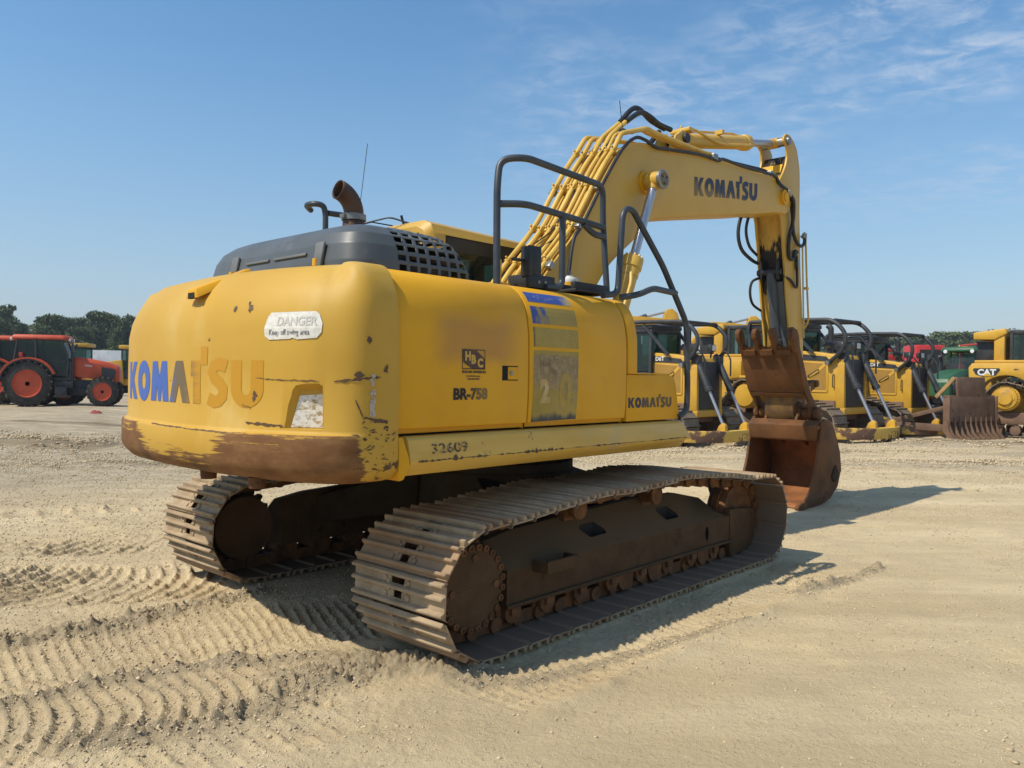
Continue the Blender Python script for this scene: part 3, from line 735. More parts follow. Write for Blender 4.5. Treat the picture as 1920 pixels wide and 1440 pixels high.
# step plates, bracket and cap on the tank top
b = MB(); b.bx(-.47, -.04, -1.22, -.92, 2.298, 2.318); b.bx(-.46, -.05, -1.2, -1.16, 2.318, 2.372); b.bx(-.46, -.05, -1.0, -.94, 2.318, 2.372); b.build('step_plate', m_black, EX, 30, .004)
b = MB(); b.bx(-.97, -.69, -1.20, -1.0, 2.282, 2.375); cb = b.build('bracket_box', m_black, EX, 30, .005)
b = MB(); b.bx(-.98, -.955, -1.21, -1.13, 2.36, 2.565); b.bx(-.955, -.83, -1.19, -1.17, 2.36, 2.575); b.bx(-1.09, -.98, -1.17, -1.14, 2.455, 2.475); b.build('sensor_bracket', m_black, EX, 30, .003)
b = MB(); [b.cyl((x, -1.2, 2.325), (x, -1.207, 2.325), .012, n=12) for x in (-.87, -.80)]; b.build('bolt', m_steel, cb)
b = MB(); b.lathe((-.12, -.88, 2.29), (0, 0, 1), [(0, .085), (.06, .085), (.065, .068), (.125, .068)], 28); fc = b.build('filler_neck', m_yel, EX)
b = MB(); b.lathe((-.12, -.88, 2.415), (0, 0, 1), [(0, .066), (.022, .07), (.035, .064), (.04, .03), (.052, .03)], 28); b.build('filler_cap', m_white, fc)
b = MB(); b.cyl((-1.10, -1.03, 2.28), (-1.10, -1.03, 2.47), .022, n=12); b.bx(-1.19, -1.06, -1.10, -1.0, 2.275, 2.305); b.cyl((-1.17, -1.08, 2.3), (-1.17, -1.08, 2.33), .02, n=10); b.build('mirror_post', m_pipe, EX)

# --- cab
cabm = MB()
def cabring(x, dz=0, k=0): return [Vector((x, .47 + k, 1.34)), Vector((x, .47 + k, 2.94 + dz)), Vector((x, .51 + k, 3.02 + dz)), Vector((x, .60 + k, 3.06 + dz)), Vector((x, 1.30 - k, 3.06 + dz)), Vector((x, 1.40 - k, 3.02 + dz)), Vector((x, 1.44 - k, 2.94 + dz)), Vector((x, 1.44 - k, 1.34))]
cabm.loft([cabring(-.42, -.06, .04), cabring(-.36, 0), cabring(.98, -.03), cabring(1.16, -.12)])
cab = cabm.build('cab', m_yelclean, EX, 35)
cut = MB(); cut.bx(-.22, 1.0, .30, .56, 2.0, 2.93); c1 = cut.build('cut', m_dark)
cut = MB(); cut.bx(-.6, -.3, .60, 1.30, 2.05, 2.94); c2 = cut.build('cut', m_dark)
cut = MB(); cut.bx(-.30, 1.05, .545, 1.36, 1.45, 2.96); c3 = cut.build('cut', plain('cab_lining', (.20, .23, .22), .8))
cut = MB(); cut.bx(.98, 1.4, .58, 1.34, 1.5, 2.88); c4 = cut.build('cut', m_dark)
cut = MB(); cut.bx(-.15, 1.02, 1.3, 1.6, 1.62, 2.93); c5 = cut.build('cut', m_dark)
boolean(cab, [c3, c1, c2, c4, c5])
for x0, x1, y0, y1, z0, z1 in ((-.23, 1.01, .492, .50, 1.99, 2.94), (-.375, -.367, .59, 1.31, 2.04, 2.95), (1.085, 1.093, .57, 1.35, 1.49, 2.89), (-.16, 1.03, 1.425, 1.433, 1.61, 2.94)):
    b = MB(); b.bx(x0, x1, y0, y1, z0, z1); b.build('window', m_glass, cab, 0)
b = MB(); b.bx(-.22, 1.0, .487, .4915, 2.80, 2.93); b.bx(-.22, -.19, .487, .4915, 2.0, 2.93); b.build('window_band', m_black, cab, 0)
b = MB(); b.bx(.0, .5, .75, 1.15, 1.7, 1.85); b.bx(-.1, .05, .75, 1.15, 1.8, 2.45); b.build('seat', m_black, cab, 30, .04)
b = MB(); b.cyl((-.30, .95, 3.05), (-.34, .95, 3.15), .012, n=8); b.tube([(-.33, .80, 3.05), (-.45, .98, 3.12), (-.55, 1.2, 3.08), (-.6, 1.25, 3.05)], .008, 8, rnd=.05); b.build('roof_cable', m_hose, cab)
b = MB(); b.cyl((-.72, 1.1, 2.85), (-.72, 1.1, 3.02), .02, n=10); b.cyl((-.72, 1.1, 3.0), (-.72, 1.1, 3.04), .03, n=10); b.tube([(-.72, 1.1, 3.04), (-.68, 1.02, 3.75)], .003, 6); b.tube([(-.72, 1.1, 3.02), (-.6, 1.05, 3.06), (-.4, 1.0, 3.05)], .006, 6); b.build('radio_antenna', m_black, EX)
b = MB(); b.bx(-.78, -.42, .60, 1.40, 2.0, 2.95); b.build('cab_back_cover', m_hood, EX, 30, .06)
# ------------------------------------------------------------------ boom, arm, bucket
def fpart(b, name, mat, parent=EX, smooth=35, bevel=0.0):
    o = b.build(name, mat, parent, smooth, bevel)
    if parent is EX: o.rotation_euler = FR
    return o
BT = [(-.10, 2.02, 0), (.317, 2.561, 0), (.774, 3.037, 0), (1.139, 3.548, 0), (1.36, 3.83, 0), (1.54, 3.975, 0), (1.75, 4.04, 0), (2.1, 4.075, 0), (2.565, 4.115, 0), (3.063, 4.178, 0), (4.411, 4.238, 0), (4.969, 4.261, 0)]
BE = arc(5.02, 4.065, .235, .215, 75, -95, 10)
BB = [(4.75, 3.825, 0), (4.382, 3.752, 0), (3.08, 3.529, 0), (2.25, 3.375, 0), (2.02, 3.33, 0), (1.85, 3.24, 0), (1.682, 3.075, 0), (1.275, 2.782, 0), (1.0, 2.48, 0), (.62, 2.02, 0), (.42, 1.70, 0)]
def boom_poly(d=0):
    top = smooth_pts(BT, 4); bot = smooth_pts(BB, 4)
    P_ = [(p.x, p.y) for p in top] + BE + [(p.x, p.y) for p in bot] + arc(.18, 1.80, .25, .22, -30, -200, 8)
    return P_
b = MB(); BP = boom_poly()
b.prism(BP, -.262, .262, 'Y')
boom = fpart(b, 'boom', m_yelclean, EX, 30, .008)
# weld-line flanges: the side plates stand proud of the top and bottom plates
b = MB()
topl = smooth_pts(BT, 4)
for s_ in (-1, 1):
    for p, q in zip(topl[3:-2], topl[4:-1]): b.bar((p.x, s_ * .255, p.y + .002), (q.x, s_ * .255, q.y + .002), .02, .026)
b.build('side_plate_edge', m_yelclean, boom, 0)
b = MB(); b.cyl((5.02, -.30, 4.06), (5.02, .30, 4.06), .10, n=28); b.cyl((5.02, -.315, 4.06), (5.02, -.30, 4.06), .06, n=20); b.build('arm_pivot_pin', m_yel, boom)
for polys, x0, x1 in word:
    bb = MB(); vs, fs = poly_cut([[(2.795 + u / WW * 1.49, v) for u, v in q] for q in polys])
    bb.add([(v.x, -.2655, 3.700 + (v.x - 2.795) * .132 + v.y * .208) for v in vs], fs); bb.build('lettering', m_kom_boom, boom, 0)
BPX, BPZ = 1.83, 3.665
# pin boss in the middle of the boom
b = MB(); b.cyl((BPX, -.50, BPZ), (BPX, .50, BPZ), .072, n=28); b.cyl((BPX, -.285, BPZ), (BPX, -.262, BPZ), .12, n=28); b.build('pin_boss', m_yel, boom)
b = MB(); b.lathe((BPX, -.50, BPZ), (0, 1, 0), [(0, .085), (.012, .098), (.04, .098)], 30); pc = b.build('pin_cap', m_steel, boom)
b = MB(); [b.cyl((BPX + .045 * math.cos(R(a)), -.510, BPZ + .045 * math.sin(R(a))), (BPX + .045 * math.cos(R(a)), -.498, BPZ + .045 * math.sin(R(a))), .012, n=6) for a in (30, 150, 270)]; b.build('bolt', m_roller, pc)
# boom cylinders
def hyd(name, p0, p1, split, rb, rr, mat, y, rod_eye=.07, extra=True):
    p0, p1 = Vector(p0), Vector(p1); d = (p1 - p0).normalized(); L = (p1 - p0).length; s_ = L * split
    bb = MB(); bb.lathe(p0, d, [(0, rb * .8), (.06, rb), (s_ - .20, rb), (s_ - .20, rb * 1.06), (s_ - .12, rb * 1.06), (s_ - .11, rb * 1.2), (s_ - .02, rb * 1.2), (s_, rb * 1.12)], 30)
    if extra:
        o_ = d.orthogonal().normalized(); c_ = d.cross(o_)
        for k in range(12):
            a = 2 * PI * k / 12; q = p0 + d * (s_ - .0) + (o_ * math.cos(a) + c_ * math.sin(a)) * rb * 1.02; bb.cyl(q, q + d * .018, .013, n=6)
    cyl_ = fpart(bb, name, mat, EX)
    bb = MB(); bb.cyl(p0 + d * (s_ - .02), p1 - d * .06, rr, n=24); bb.build('piston_rod', m_chrome, cyl_)
    bb = MB(); bb.cyl(p1 + Vector((0, -.07, 0)), p1 + Vector((0, .07, 0)), rod_eye, n=24); bb.lathe(p1 - d * .11, d, [(0, rr * 1.15), (.05, rr * 1.4)], 20); bb.build('rod_eye', mat, cyl_)
    return cyl_
for s_ in (-1, 1):
    c = hyd('boom_cylinder', (.87, s_ * .385, 1.45), (BPX, s_ * .385, BPZ), .625, .088, .044, m_yelclean, s_, .088)
    b = MB(); b.tube([(.92, s_ * .385 - .10, 1.75), (1.15, s_ * .385 - .105, 2.28), (1.28, s_ * .385 - .11, 2.57), (1.33, s_ * .385 - .075, 2.68)], .017, 8, rnd=.05); b.build('feed_pipe', m_pipe, c)
# arm cylinder on top
ac = hyd('arm_cylinder', (2.80, 0, 4.36), (5.27, 0, 4.87), .69, .085, .048, m_yelclean, 0, .068)
b = MB()
for y in (-.11, .11): b.prism([(2.45, 4.08), (2.62, 4.36), (2.76, 4.45), (2.86, 4.42), (2.90, 4.33), (3.02, 4.15)], y - .022, y + .022)
br = b.build('cylinder_bracket', m_yelclean, boom, 30, .006)
b = MB(); b.cyl((2.80, -.17, 4.36), (2.80, .17, 4.36), .055, n=22); b.build('pin', m_black, br)
b = MB(); b.tube([(2.95, -.05, 4.52), (3.05, -.09, 4.53), (3.55, -.10, 4.49), (3.72, -.11, 4.50), (4.35, -.11, 4.63), (4.42, -.09, 4.66)], .016, 8, rnd=.06)
b.tube([(2.95, .05, 4.53), (3.1, .09, 4.56), (4.3, .09, 4.80), (4.42, .05, 4.78)], .016, 8, rnd=.06)
for x in (3.68, 2.98): b.box((x, -.07, 4.37 + (x - 2.8) * .206 + .09), (.05, .10, .05))
b.build('oil_pipe', m_pipe, ac)
# pipes up the back of the boom
def up_pts(y, h, x0=.20, end=1.75):
    base = smooth_pts(BT, 6); P_ = []
    for k in range(0, len(base) - 1):
        p = base[k]; q = base[k + 1]; n = Vector((-(q.y - p.y), q.x - p.x, 0)).normalized()
        if p.x >= x0 and p.x <= end: P_.append(Vector((p.x + n.x * h, y, p.y + n.y * h)))
    return P_
pipes = [(-.20, .045, 2.0, 0), (-.125, .05, 2.15, 1), (-.055, .05, 1.5, 2), (.045, .055, 1.5, 3), (.085, .045, 2.3, 4), (.17, .06, 2.1, 5), (.25, .09, 1.9, 6)]
for y, h, e, k in pipes:
    b = MB(); P_ = up_pts(y, h, .1, min(e, 1.40))
    if k in (2, 3): P_ += [Vector((1.52, y, 4.12)), Vector((1.80, y * .8, 4.33))]
    elif k in (0, 1): P_ += [Vector((1.50, y, 4.06 + h)), Vector((1.95, y, 4.26)), Vector((2.06, y, 4.245)), Vector((3.05 + .15 * k, y - .03, 4.235)), Vector((3.2 + .15 * k, y - .03, 4.25))]
    else: P_ += [Vector((1.50, y, 4.06 + h)), Vector((2.1, y, 4.16 + h)), Vector((2.6, y, 4.18 + h))]
    b.tube(P_, {4: .012, 1: .018}.get(k, .025), 10, rnd=.05); b.build('boom_pipe', m_pipe, boom)
for t in (.45, .80, 1.12, 1.42):
    b = MB(); p = [q for q in smooth_pts(BT, 8) if q.x <= t][-1]; q = [q for q in smooth_pts(BT, 8) if q.x > t][0]; d = (q - p).normalized(); n = Vector((-d.y, d.x, 0))
    for y, h, e, k in pipes:
        c = p + n * h
        b.box((c.x, y, c.y), (.055, .052, .055), (0, -math.atan2(d.y, d.x), 0)); c2 = p + n * (h + .034); b.cyl((c2.x, y, c2.y), (c2.x + n.x * .02, y, c2.y + n.y * .02), .012, n=6)
    b.box(((p + n * .02).x, 0, (p + n * .02).y), (.04, .50, .03), (0, -math.atan2(d.y, d.x), 0)); b.build('pipe_clamp', m_pipe, boom, 30, .004)
for t in (.42, .78, 1.10):
    p = [q for q in smooth_pts(BT, 8) if q.x <= t][-1]
    for c in ((p.x - .02, -.275, p.y + .03), (p.x - .05, .265, p.y + .06)): b = MB(); b.box(c, (.07, .055, .06), (0, R(-50), 0)); b.build('clamp_block', m_steel, boom, 30, .006)
# loose hoses and wires
def hose(par, pts, r=.02, mat=None, name='hose', n=10):
    bb = MB(); bb.tube(smooth_pts(pts, 6), r, n); o = bb.build(name, mat or m_hose, par); return o
hose(boom, [(1.78, -.06, 4.32), (2.02, -.06, 4.47), (2.22, -.05, 4.48), (2.40, -.05, 4.44), (2.62, -.06, 4.43)], .028)
hose(boom, [(1.78, .02, 4.33), (2.0, .03, 4.52), (2.16, .04, 4.56), (2.38, .05, 4.50), (2.66, .05, 4.47)], .028)
hose(boom, [(.50, -.30, 2.30), (.56, -.31, 2.55), (.66, -.29, 2.92), (.80, -.285, 3.09), (1.12, -.285, 3.55), (1.40, -.28, 3.90), (1.62, -.28, 4.07), (1.80, -.28, 4.09), (2.0, -.28, 4.06), (2.25, -.28, 4.09), (2.9, -.28, 4.17), (3.3, -.27, 4.19), (3.42, -.27, 4.23), (3.9, -.27, 4.24), (4.35, -.27, 4.27), (4.72, -.28, 4.285), (4.82, -.285, 4.23), (4.9, -.29, 4.18)], .018)
hose(boom, [(3.25, -.2, 4.24), (3.6, -.2, 4.26), (4.2, -.2, 4.31), (4.6, -.2, 4.34), (4.78, -.24, 4.28), (4.86, -.29, 4.20), (5.08, -.295, 4.16)], .02)
hose(boom, [(.50, .05, 2.90), (.75, .0, 3.10), (1.0, .08, 3.44), (1.2, -.05, 3.72), (1.5, -.1, 4.08), (1.7, -.2, 4.15)], .007)
hose(boom, [(.48, -.02, 2.85), (.70, -.12, 3.02), (.95, -.02, 3.36), (1.25, .1, 3.78), (1.45, .05, 4.05)], .007)
b = MB(); b.cyl((.59, -.31, 2.62), (.54, -.31, 2.46), .022, n=10); b.cyl((.575, -.31, 2.57), (.56, -.31, 2.52), .028, n=8); b.build('hose_fitting', m_steel, boom)
b = MB(); b.box((3.22, -.24, 4.215), (.10, .10, .07)); b.box((4.66, -.22, 4.30), (.06, .12, .08)); b.build('hose_bracket', m_steel, boom, 30, .008)
b = MB(); b.tube([(1.66, -.10, 4.20), (1.60, -.10, 4.48)], .004, 6); b.box((1.66, -.10, 4.19), (.05, .05, .03)); b.build('whip_aerial', m_black, boom)
b = MB(); b.box((2.92, .0, 4.50), (.05, .26, .04)); b.box((2.92, .0, 4.44), (.04, .05, .12)); b.cyl((2.93, .0, 4.52), (2.93, 0, 4.56), .014, n=8); b.build('hose_manifold', m_pipe, boom, 30, .006)
hose(boom, [(2.30, .1, 4.15), (2.5, .12, 4.30), (2.62, .09, 4.44)], .03); hose(boom, [(2.6, -.09, 4.16), (2.72, -.1, 4.25), (2.74, -.09, 4.40)], .026)

# --- arm
def armbox_mat():
    """worn yellow, black with grease round the cylinder lug and under the top pin, rust lower down"""
    g = NG('greasy_arm_paint'); x, y, z = g.xyz()
    n = g.noise(5.5, g.vec((1, 1.6, .55)), 7, .7); n2 = g.noise(2.6, g.vec((1, 1.4, .5), loc=(4, 4, 4)), 6, .65)
    c = g.mix(g.ss(n2, .3, .7), (.62, .38, .06), (.50, .30, .055)); c = g.mix(g.math('MULTIPLY', g.ss(n2, .5, .68), .8), c, (.27, .15, .055))
    band = g.math('SUBTRACT', 1, g.ss(g.math('ABSOLUTE', g.math('SUBTRACT', z, 3.22)), .10, .62))
    top = g.ss(z, 4.28, 4.52)
    k = g.ss(g.math('ADD', g.math('MULTIPLY', g.math('MAXIMUM', band, top), .33), n), .66, .76)
    c = g.mix(k, c, (.018, .015, .013))
    low = g.math('MULTIPLY', g.math('SUBTRACT', 1, g.ss(z, 1.7, 2.9)), g.ss(n, .42, .6)); c = g.mix(g.math('MULTIPLY', low, .8), c, (.13, .07, .03))
    return g.fin(c, .5, 0, .35)
m_armbox = armbox_mat()
AR = [(5.16, 4.90), (5.22, 4.955), (5.32, 4.962), (5.40, 4.935), (5.47, 4.897), (5.56, 4.82), (5.611, 4.71), (5.655, 4.58), (5.671, 4.458), (5.675, 3.966), (5.735, 3.2), (5.80, 2.7), (5.85, 2.2), (5.86, 1.75), (5.82, 1.28), (5.74, 1.13), (5.62, 1.12), (5.545, 1.22), (5.50, 1.65), (5.42, 2.264), (5.31, 2.762), (5.21, 3.345), (5.12, 3.80), (5.05, 3.93), (4.85, 3.99), (4.82, 4.12), (4.90, 4.24), (5.06, 4.32), (5.16, 4.43), (5.23, 4.54), (5.27, 4.66), (5.24, 4.80), (5.15, 4.84)]
b = MB()
lowr = [p for p in AR if p[1] < 4.2]
for y0, y1 in ((-.195, -.165), (.165, .195)): b.prism(AR, y0, y1)
arm = fpart(b, 'arm', m_yelclean, EX, 30, .006)
b = MB()
core = [(5.36, 4.70), (5.56, 4.62), (5.635, 4.45), (5.64, 3.966), (5.70, 3.2), (5.765, 2.7), (5.81, 2.2), (5.80, 1.4), (5.72, 1.2), (5.58, 1.25), (5.52, 1.65), (5.46, 2.264), (5.355, 2.762), (5.25, 3.345), (5.16, 3.80), (5.10, 3.95), (5.02, 4.05), (5.08, 4.36), (5.24, 4.52)]
b.prism(core, -.165, .165); b.build('arm_box', m_armbox, arm, 30, .01)
b = MB(); b.prism([(5.50, 1.66), (5.87, 1.62), (5.83, 1.26), (5.74, 1.11), (5.60, 1.11), (5.53, 1.24)], -.205, .205); b.build('arm_tip_plate', worn('worn_arm_tip', (.20, .115, .035), (.10, .055, .026), 5, .35, .65, .65, .1), arm, 30, .008)
b = MB(); b.cyl((5.72, -.235, 1.24), (5.72, .235, 1.24), .125, n=28); b.build('arm_tip_boss', m_rust, arm)
b = MB(); b.cyl((5.27, -.205, 4.87), (5.27, .205, 4.87), .062, n=22); b.lathe((5.27, -.225, 4.87), (0, 1, 0), [(0, .05), (.02, .055)], 20); b.build('pin', m_steel, arm)
b = MB(); b.box((5.17, .0, 4.44), (.02, .30, .26), (0, R(28), 0)); b.build('wear_plate', m_yel, arm)
b = MB(); b.prism([(5.86, 2.0), (5.80, 2.75), (5.84, 2.78), (6.0, 2.5), (6.02, 2.34), (5.95, 2.2)], -.12, .12); b.build('front_bracket', m_yel, arm, 30, .008)
# bucket cylinder on the far side of the arm
hyd('bucket_cylinder', (5.90, .02, 3.75), (6.13, .02, 1.62), .52, .075, .04, m_yelclean, 0, .07, False)
b = MB(); b.tube([(5.80, -.21, 3.72), (5.80, -.23, 3.65), (5.86, -.23, 3.05), (5.96, -.22, 2.50), (5.97, -.16, 2.40)], .014, 8, rnd=.05); b.tube([(5.75, -.21, 3.50), (5.80, -.215, 2.6), (5.82, -.215, 2.25)], .012, 8); b.box((5.90, -.20, 2.95), (.10, .05, .03)); b.box((5.80, -.2, 3.66), (.06, .06, .03)); b.build('arm_pipe', m_pipe, arm)
hose(arm, [(5.06, -.29, 4.16), (5.20, -.28, 4.10), (5.30, -.25, 3.98), (5.36, -.24, 3.80), (5.30, -.23, 3.62), (5.28, -.225, 3.45), (5.31, -.225, 3.32), (5.41, -.23, 3.30), (5.46, -.23, 3.41), (5.55, -.225, 3.41)], .024)
hose(arm, [(5.10, -.30, 4.13), (5.24, -.30, 4.05), (5.32, -.27, 3.88), (5.34, -.25, 3.76), (5.38, -.25, 3.62), (5.50, -.25, 3.52), (5.62, -.255, 3.50), (5.72, -.25, 3.56), (5.74, -.24, 3.64)], .024)
hose(arm, [(5.53, -.225, 3.36), (5.54, -.23, 3.15), (5.55, -.23, 2.97), (5.50, -.23, 2.93), (5.36, -.215, 3.02), (5.24, -.16, 3.06)], .018)
hose(arm, [(4.98, .20, 3.98), (4.86, .25, 3.85), (4.82, .27, 3.62), (4.90, .26, 3.42), (5.10, .22, 3.30), (5.24, .19, 3.26)], .024); hose(arm, [(5.02, .20, 3.95), (4.98, .24, 3.7), (5.06, .23, 3.48), (5.24, .19, 3.36)], .02)
hose(arm, [(5.24, .16, 3.06), (5.12, .21, 3.0), (5.08, .22, 2.85), (5.16, .22, 2.70), (5.34, .19, 2.62)], .018)
b = MB(); b.box((5.57, -.215, 3.25), (.07, .045, .14)); b.cyl((5.555, -.22, 3.36), (5.555, -.22, 3.43), .022, n=8); b.cyl((5.05, -.30, 4.15), (5.14, -.30, 4.10), .03, n=8); b.cyl((5.74, -.24, 3.62), (5.74, -.24, 3.69), .035, n=8); b.build('hose_fitting', m_steel, arm, 30, .004)
# --- thumb with its cylinder
tc = hyd('thumb_cylinder', (5.22, -.01, 3.12), (5.52, -.01, 1.72), .72, .066, .034, worn('dark_cylinder_paint', (.045, .055, .06), (.07, .08, .085), 4, .3, .7, .45, .1, chips=(.2, .18, .14), chip=(12, .7, .72)), 0, .06, False)
b = MB(); b.box((5.36, -.115, 2.50), (.016, .09, 1.0), (0, R(-12), 0)); b.build('dark_side_plate', m_hood, tc)  # thin dark plate alongside the thumb cylinder
b = MB(); b.prism([(5.16, 3.28), (5.30, 3.30), (5.28, 3.0), (5.18, 3.02)], -.13, -.10); b.prism([(5.16, 3.28), (5.30, 3.30), (5.28, 3.0), (5.18, 3.02)], .10, .13); b.cyl((5.22, -.16, 3.12), (5.22, .18, 3.12), .045, n=18); b.build('cylinder_lug', m_black, arm, 30, .006)
b = MB(); b.box((5.295, -.01, 2.93), (.012, .05, .10), (0, R(-12), 0)); b.build('maker_label', m_white, tc, 0)
TH = [(5.02, 2.30), (5.075, 2.34), (5.15, 2.33), (5.21, 2.25), (5.24, 2.10), (5.29, 2.02), (5.36, 1.90), (5.46, 1.72), (5.60, 1.50), (5.71, 1.40), (5.80, 1.33), (5.83, 1.22), (5.78, 1.12), (5.68, 1.10), (5.61, 1.17), (5.60, 1.28), (5.55, 1.38), (5.46, 1.46), (5.38, 1.55), (5.30, 1.72), (5.22, 1.90), (5.16, 2.05), (5.10, 2.14), (5.03, 2.20)]
b = MB()
for y in (-.40, .37): b.prism(TH, y - .022, y + .022)
thumb = fpart(b, 'thumb', m_rust, EX, 30, .006)
b = MB(); b.prism([(5.395, 1.50), (5.135, 2.06), (5.165, 2.075), (5.425, 1.515)], -.40, .37); b.build('thumb_plate', m_rust, thumb, 30, .004)
b = MB(); b.prism([(5.40, 1.49), (5.44, 1.44), (5.50, 1.44), (5.47, 1.50)], -.40, .37); b.build('cross_bar', m_rust, thumb, 30, .006)
TI = [(5.135, 2.02), (5.08, 2.12), (5.04, 2.17), (4.99, 2.22), (4.975, 2.29), (5.0, 2.345), (5.06, 2.36), (5.12, 2.32), (5.16, 2.22), (5.19, 2.12), (5.19, 2.03)]
for y in (-.385, -.13, .115, .355):
    b = MB(); b.prism(TI, y - .034, y + .034); b.build('tine', m_rust, thumb, 30, .014)
b = MB()
for y0, y1 in ((-.35, -.165), (-.095, .08), (.15, .32)):
    n = 8
    def sc_pt(u, v): y = y0 + (y1 - y0) * u; dip = .05 * (2 * u - 1) ** 2; return (5.13 - .03 * v, y, 2.05 + v * (.045 + dip))
    b.grid(sc_pt, n, 2)
    b.grid(lambda u, v: tuple(Vector(sc_pt(u, v)) + Vector((.035, 0, .012))), n, 2)
    b.box((5.12, (y0 + y1) / 2, 2.035), (.035, y1 - y0, .075), (0, R(-25), 0))
b.build('tine_web', m_rust, thumb, 30)
b = MB(); b.cyl((5.715, -.47, 1.205), (5.715, .44, 1.205), .062, n=24); b.cyl((5.715, -.50, 1.205), (5.715, -.445, 1.205), .10, n=26); b.cyl((5.715, -.445, 1.205), (5.715, -.25, 1.205), .085, n=24); b.cyl((5.715, .22, 1.205), (5.715, .42, 1.205), .085, n=24); b.build('hinge_pin', m_rust, thumb, 35, .006)
# --- bucket
BKO = [(5.52, 1.09), (5.46, .80), (5.38, .52), (5.22, .24), (5.02, .095), (4.93, .05), (4.90, .015), (4.97, .0), (5.25, -.005), (5.55, .01), (5.85, .06), (6.10, .20), (6.22, .43), (6.17, .66), (6.06, .86), (5.93, 1.03), (5.80, 1.13), (5.62, 1.15)]
BK = [(p.x, p.y) for p in smooth_pts([(x, z, 0) for x, z in BKO[:6]], 4)] + BKO[6:]
YB0, YB1 = -.59, .40
b = MB()
b.prism(BK, YB0 - .018, YB0 + .018); b.prism(BK, YB1 - .018, YB1 + .018)
bucket = fpart(b, 'bucket', m_rust, EX, 30, .005)
shell = smooth_pts([(5.45, 1.03, 0), (5.66, 1.11, 0), (5.86, 1.06, 0), (6.02, .88, 0), (6.14, .66, 0), (6.18, .43, 0), (6.06, .22, 0), (5.83, .09, 0), (5.54, .04, 0), (5.22, .03, 0), (5.02, .035, 0)], 5)
b = MB(); b.grid(lambda u, v: (lambda p: (p.x, YB0 + (YB1 - YB0) * v, p.y))(shell[min(int(round(u * (len(shell) - 1))), len(shell) - 1)]), len(shell) - 1, 4)
bs_ = b.build('bucket_shell', m_rustin, bucket, 50); bs_.modifiers.new('thick', 'SOLIDIFY').thickness = .024
b = MB(); b.prism([(5.40, 1.06), (5.44, .86), (5.50, .84), (5.60, 1.10), (5.52, 1.13)], YB0 + .02, YB1 - .02); b.build('top_lip', m_rust, bucket, 30, .012)
b = MB(); b.prism([(4.94, .018), (5.30, .022), (5.30, .055), (4.98, .05)], YB0 + .02, YB1 - .02); b.build('cutting_edge', m_rustin, bucket, 30, .004)
for y in (YB0, -.10, YB1):
    b = MB(); b.loft([[Vector((5.05, y - .045, .09)), Vector((5.05, y + .045, .09)), Vector((5.05, y + .045, .005)), Vector((5.05, y - .045, .005))], [Vector((4.93, y - .05, .085)), Vector((4.93, y + .05, .085)), Vector((4.93, y + .05, .002)), Vector((4.93, y - .05, .002))], [Vector((4.83, y - .035, .05)), Vector((4.83, y + .035, .05)), Vector((4.83, y + .035, .01)), Vector((4.83, y - .035, .01))]])
    b.build('tooth', m_rust, bucket, 30, .014)
EAR = [(5.47, .86), (5.50, 1.05), (5.60, 1.20), (5.62, 1.28), (5.70, 1.32), (5.79, 1.29), (5.84, 1.20), (5.86, 1.05), (5.7, 1.05), (5.58, .98)]
for y in (-.235, .205):
    b = MB(); b.prism(EAR, y - .02, y + .02); b.build('bucket_ear', m_rust, bucket, 30, .006)
    b = MB(); b.lathe((5.715, y, 1.205), (0, math.copysign(1, y), 0), [(0, .11), (.03, .11), (.03, .075)], 24); b.build('ear_ring', m_rust, bucket)
b = MB(); b.prism([(5.95, .80), (6.12, 1.05), (6.16, 1.2), (6.28, 1.2), (6.26, .95), (6.12, .72)], -.20, -.16); b.prism([(5.95, .80), (6.12, 1.05), (6.16, 1.2), (6.28, 1.2), (6.26, .95), (6.12, .72)], .14, .18); b.build('link_lug', m_rust, bucket, 30, .006)
b = MB(); b.prism([(5.86, .36), (5.92, .45), (6.0, .50), (6.07, .43), (6.08, .34), (6.0, .27), (5.92, .28)], YB0 - .034, YB0 - .018); b.build('side_shroud', m_carb, bucket, 30, .006)
b = MB()
for s_ in (-1, 1): b.bar((6.13, s_ * .24, 1.62), (5.80, s_ * .24, 1.50), .05, .12)
b.cyl((6.13, -.3, 1.62), (6.13, .3, 1.62), .05, n=18); b.bar((6.13, 0, 1.62), (6.22, 0, 1.12), .16, .10)
fpart(b, 'bucket_link', m_rust, EX, 30, .01)
b = MB(); b.cyl((5.80, -.30, 1.50), (5.80, -.20, 1.50), .09, n=20); b.box((5.8, -.27, 1.50), (.14, .07, .16)); fpart(b, 'link_pin', m_pipe, EX, 30, .008)
# ------------------------------------------------------------------ undercarriage
CTRL = [(-1.80, .04), (1.78, .04)] + [(1.80 + .372 * math.sin(R(a)), .412 - .372 * math.cos(R(a))) for a in range(15, 176, 16)] + [(1.78, .785), (1.45, .80), (1.0, .855), (.62, .885), (.33, .895), (.0, .875), (-.35, .862), (-.72, .872), (-1.1, .842), (-1.5, .808), (-1.80, .796)] + [(-1.81 - .378 * math.sin(R(a)), .418 + .378 * math.cos(R(a))) for a in range(12, 176, 16)]
def resample(P_, n):
    P_ = [Vector((x, 0, z)) for x, z in P_]; k = len(P_); seg = [(P_[(i + 1) % k] - P_[i]).length for i in range(k)]; L = sum(seg); out = []
    for j in range(n):
        d = L * j / n; i = 0
        while d > seg[i]: d -= seg[i]; i += 1
        t = (P_[(i + 1) % k] - P_[i]).normalized(); out.append((P_[i] + t * d, t))
    return out, L
NS = 46
path, PL = resample(CTRL, NS * 8)
pitch = PL / NS
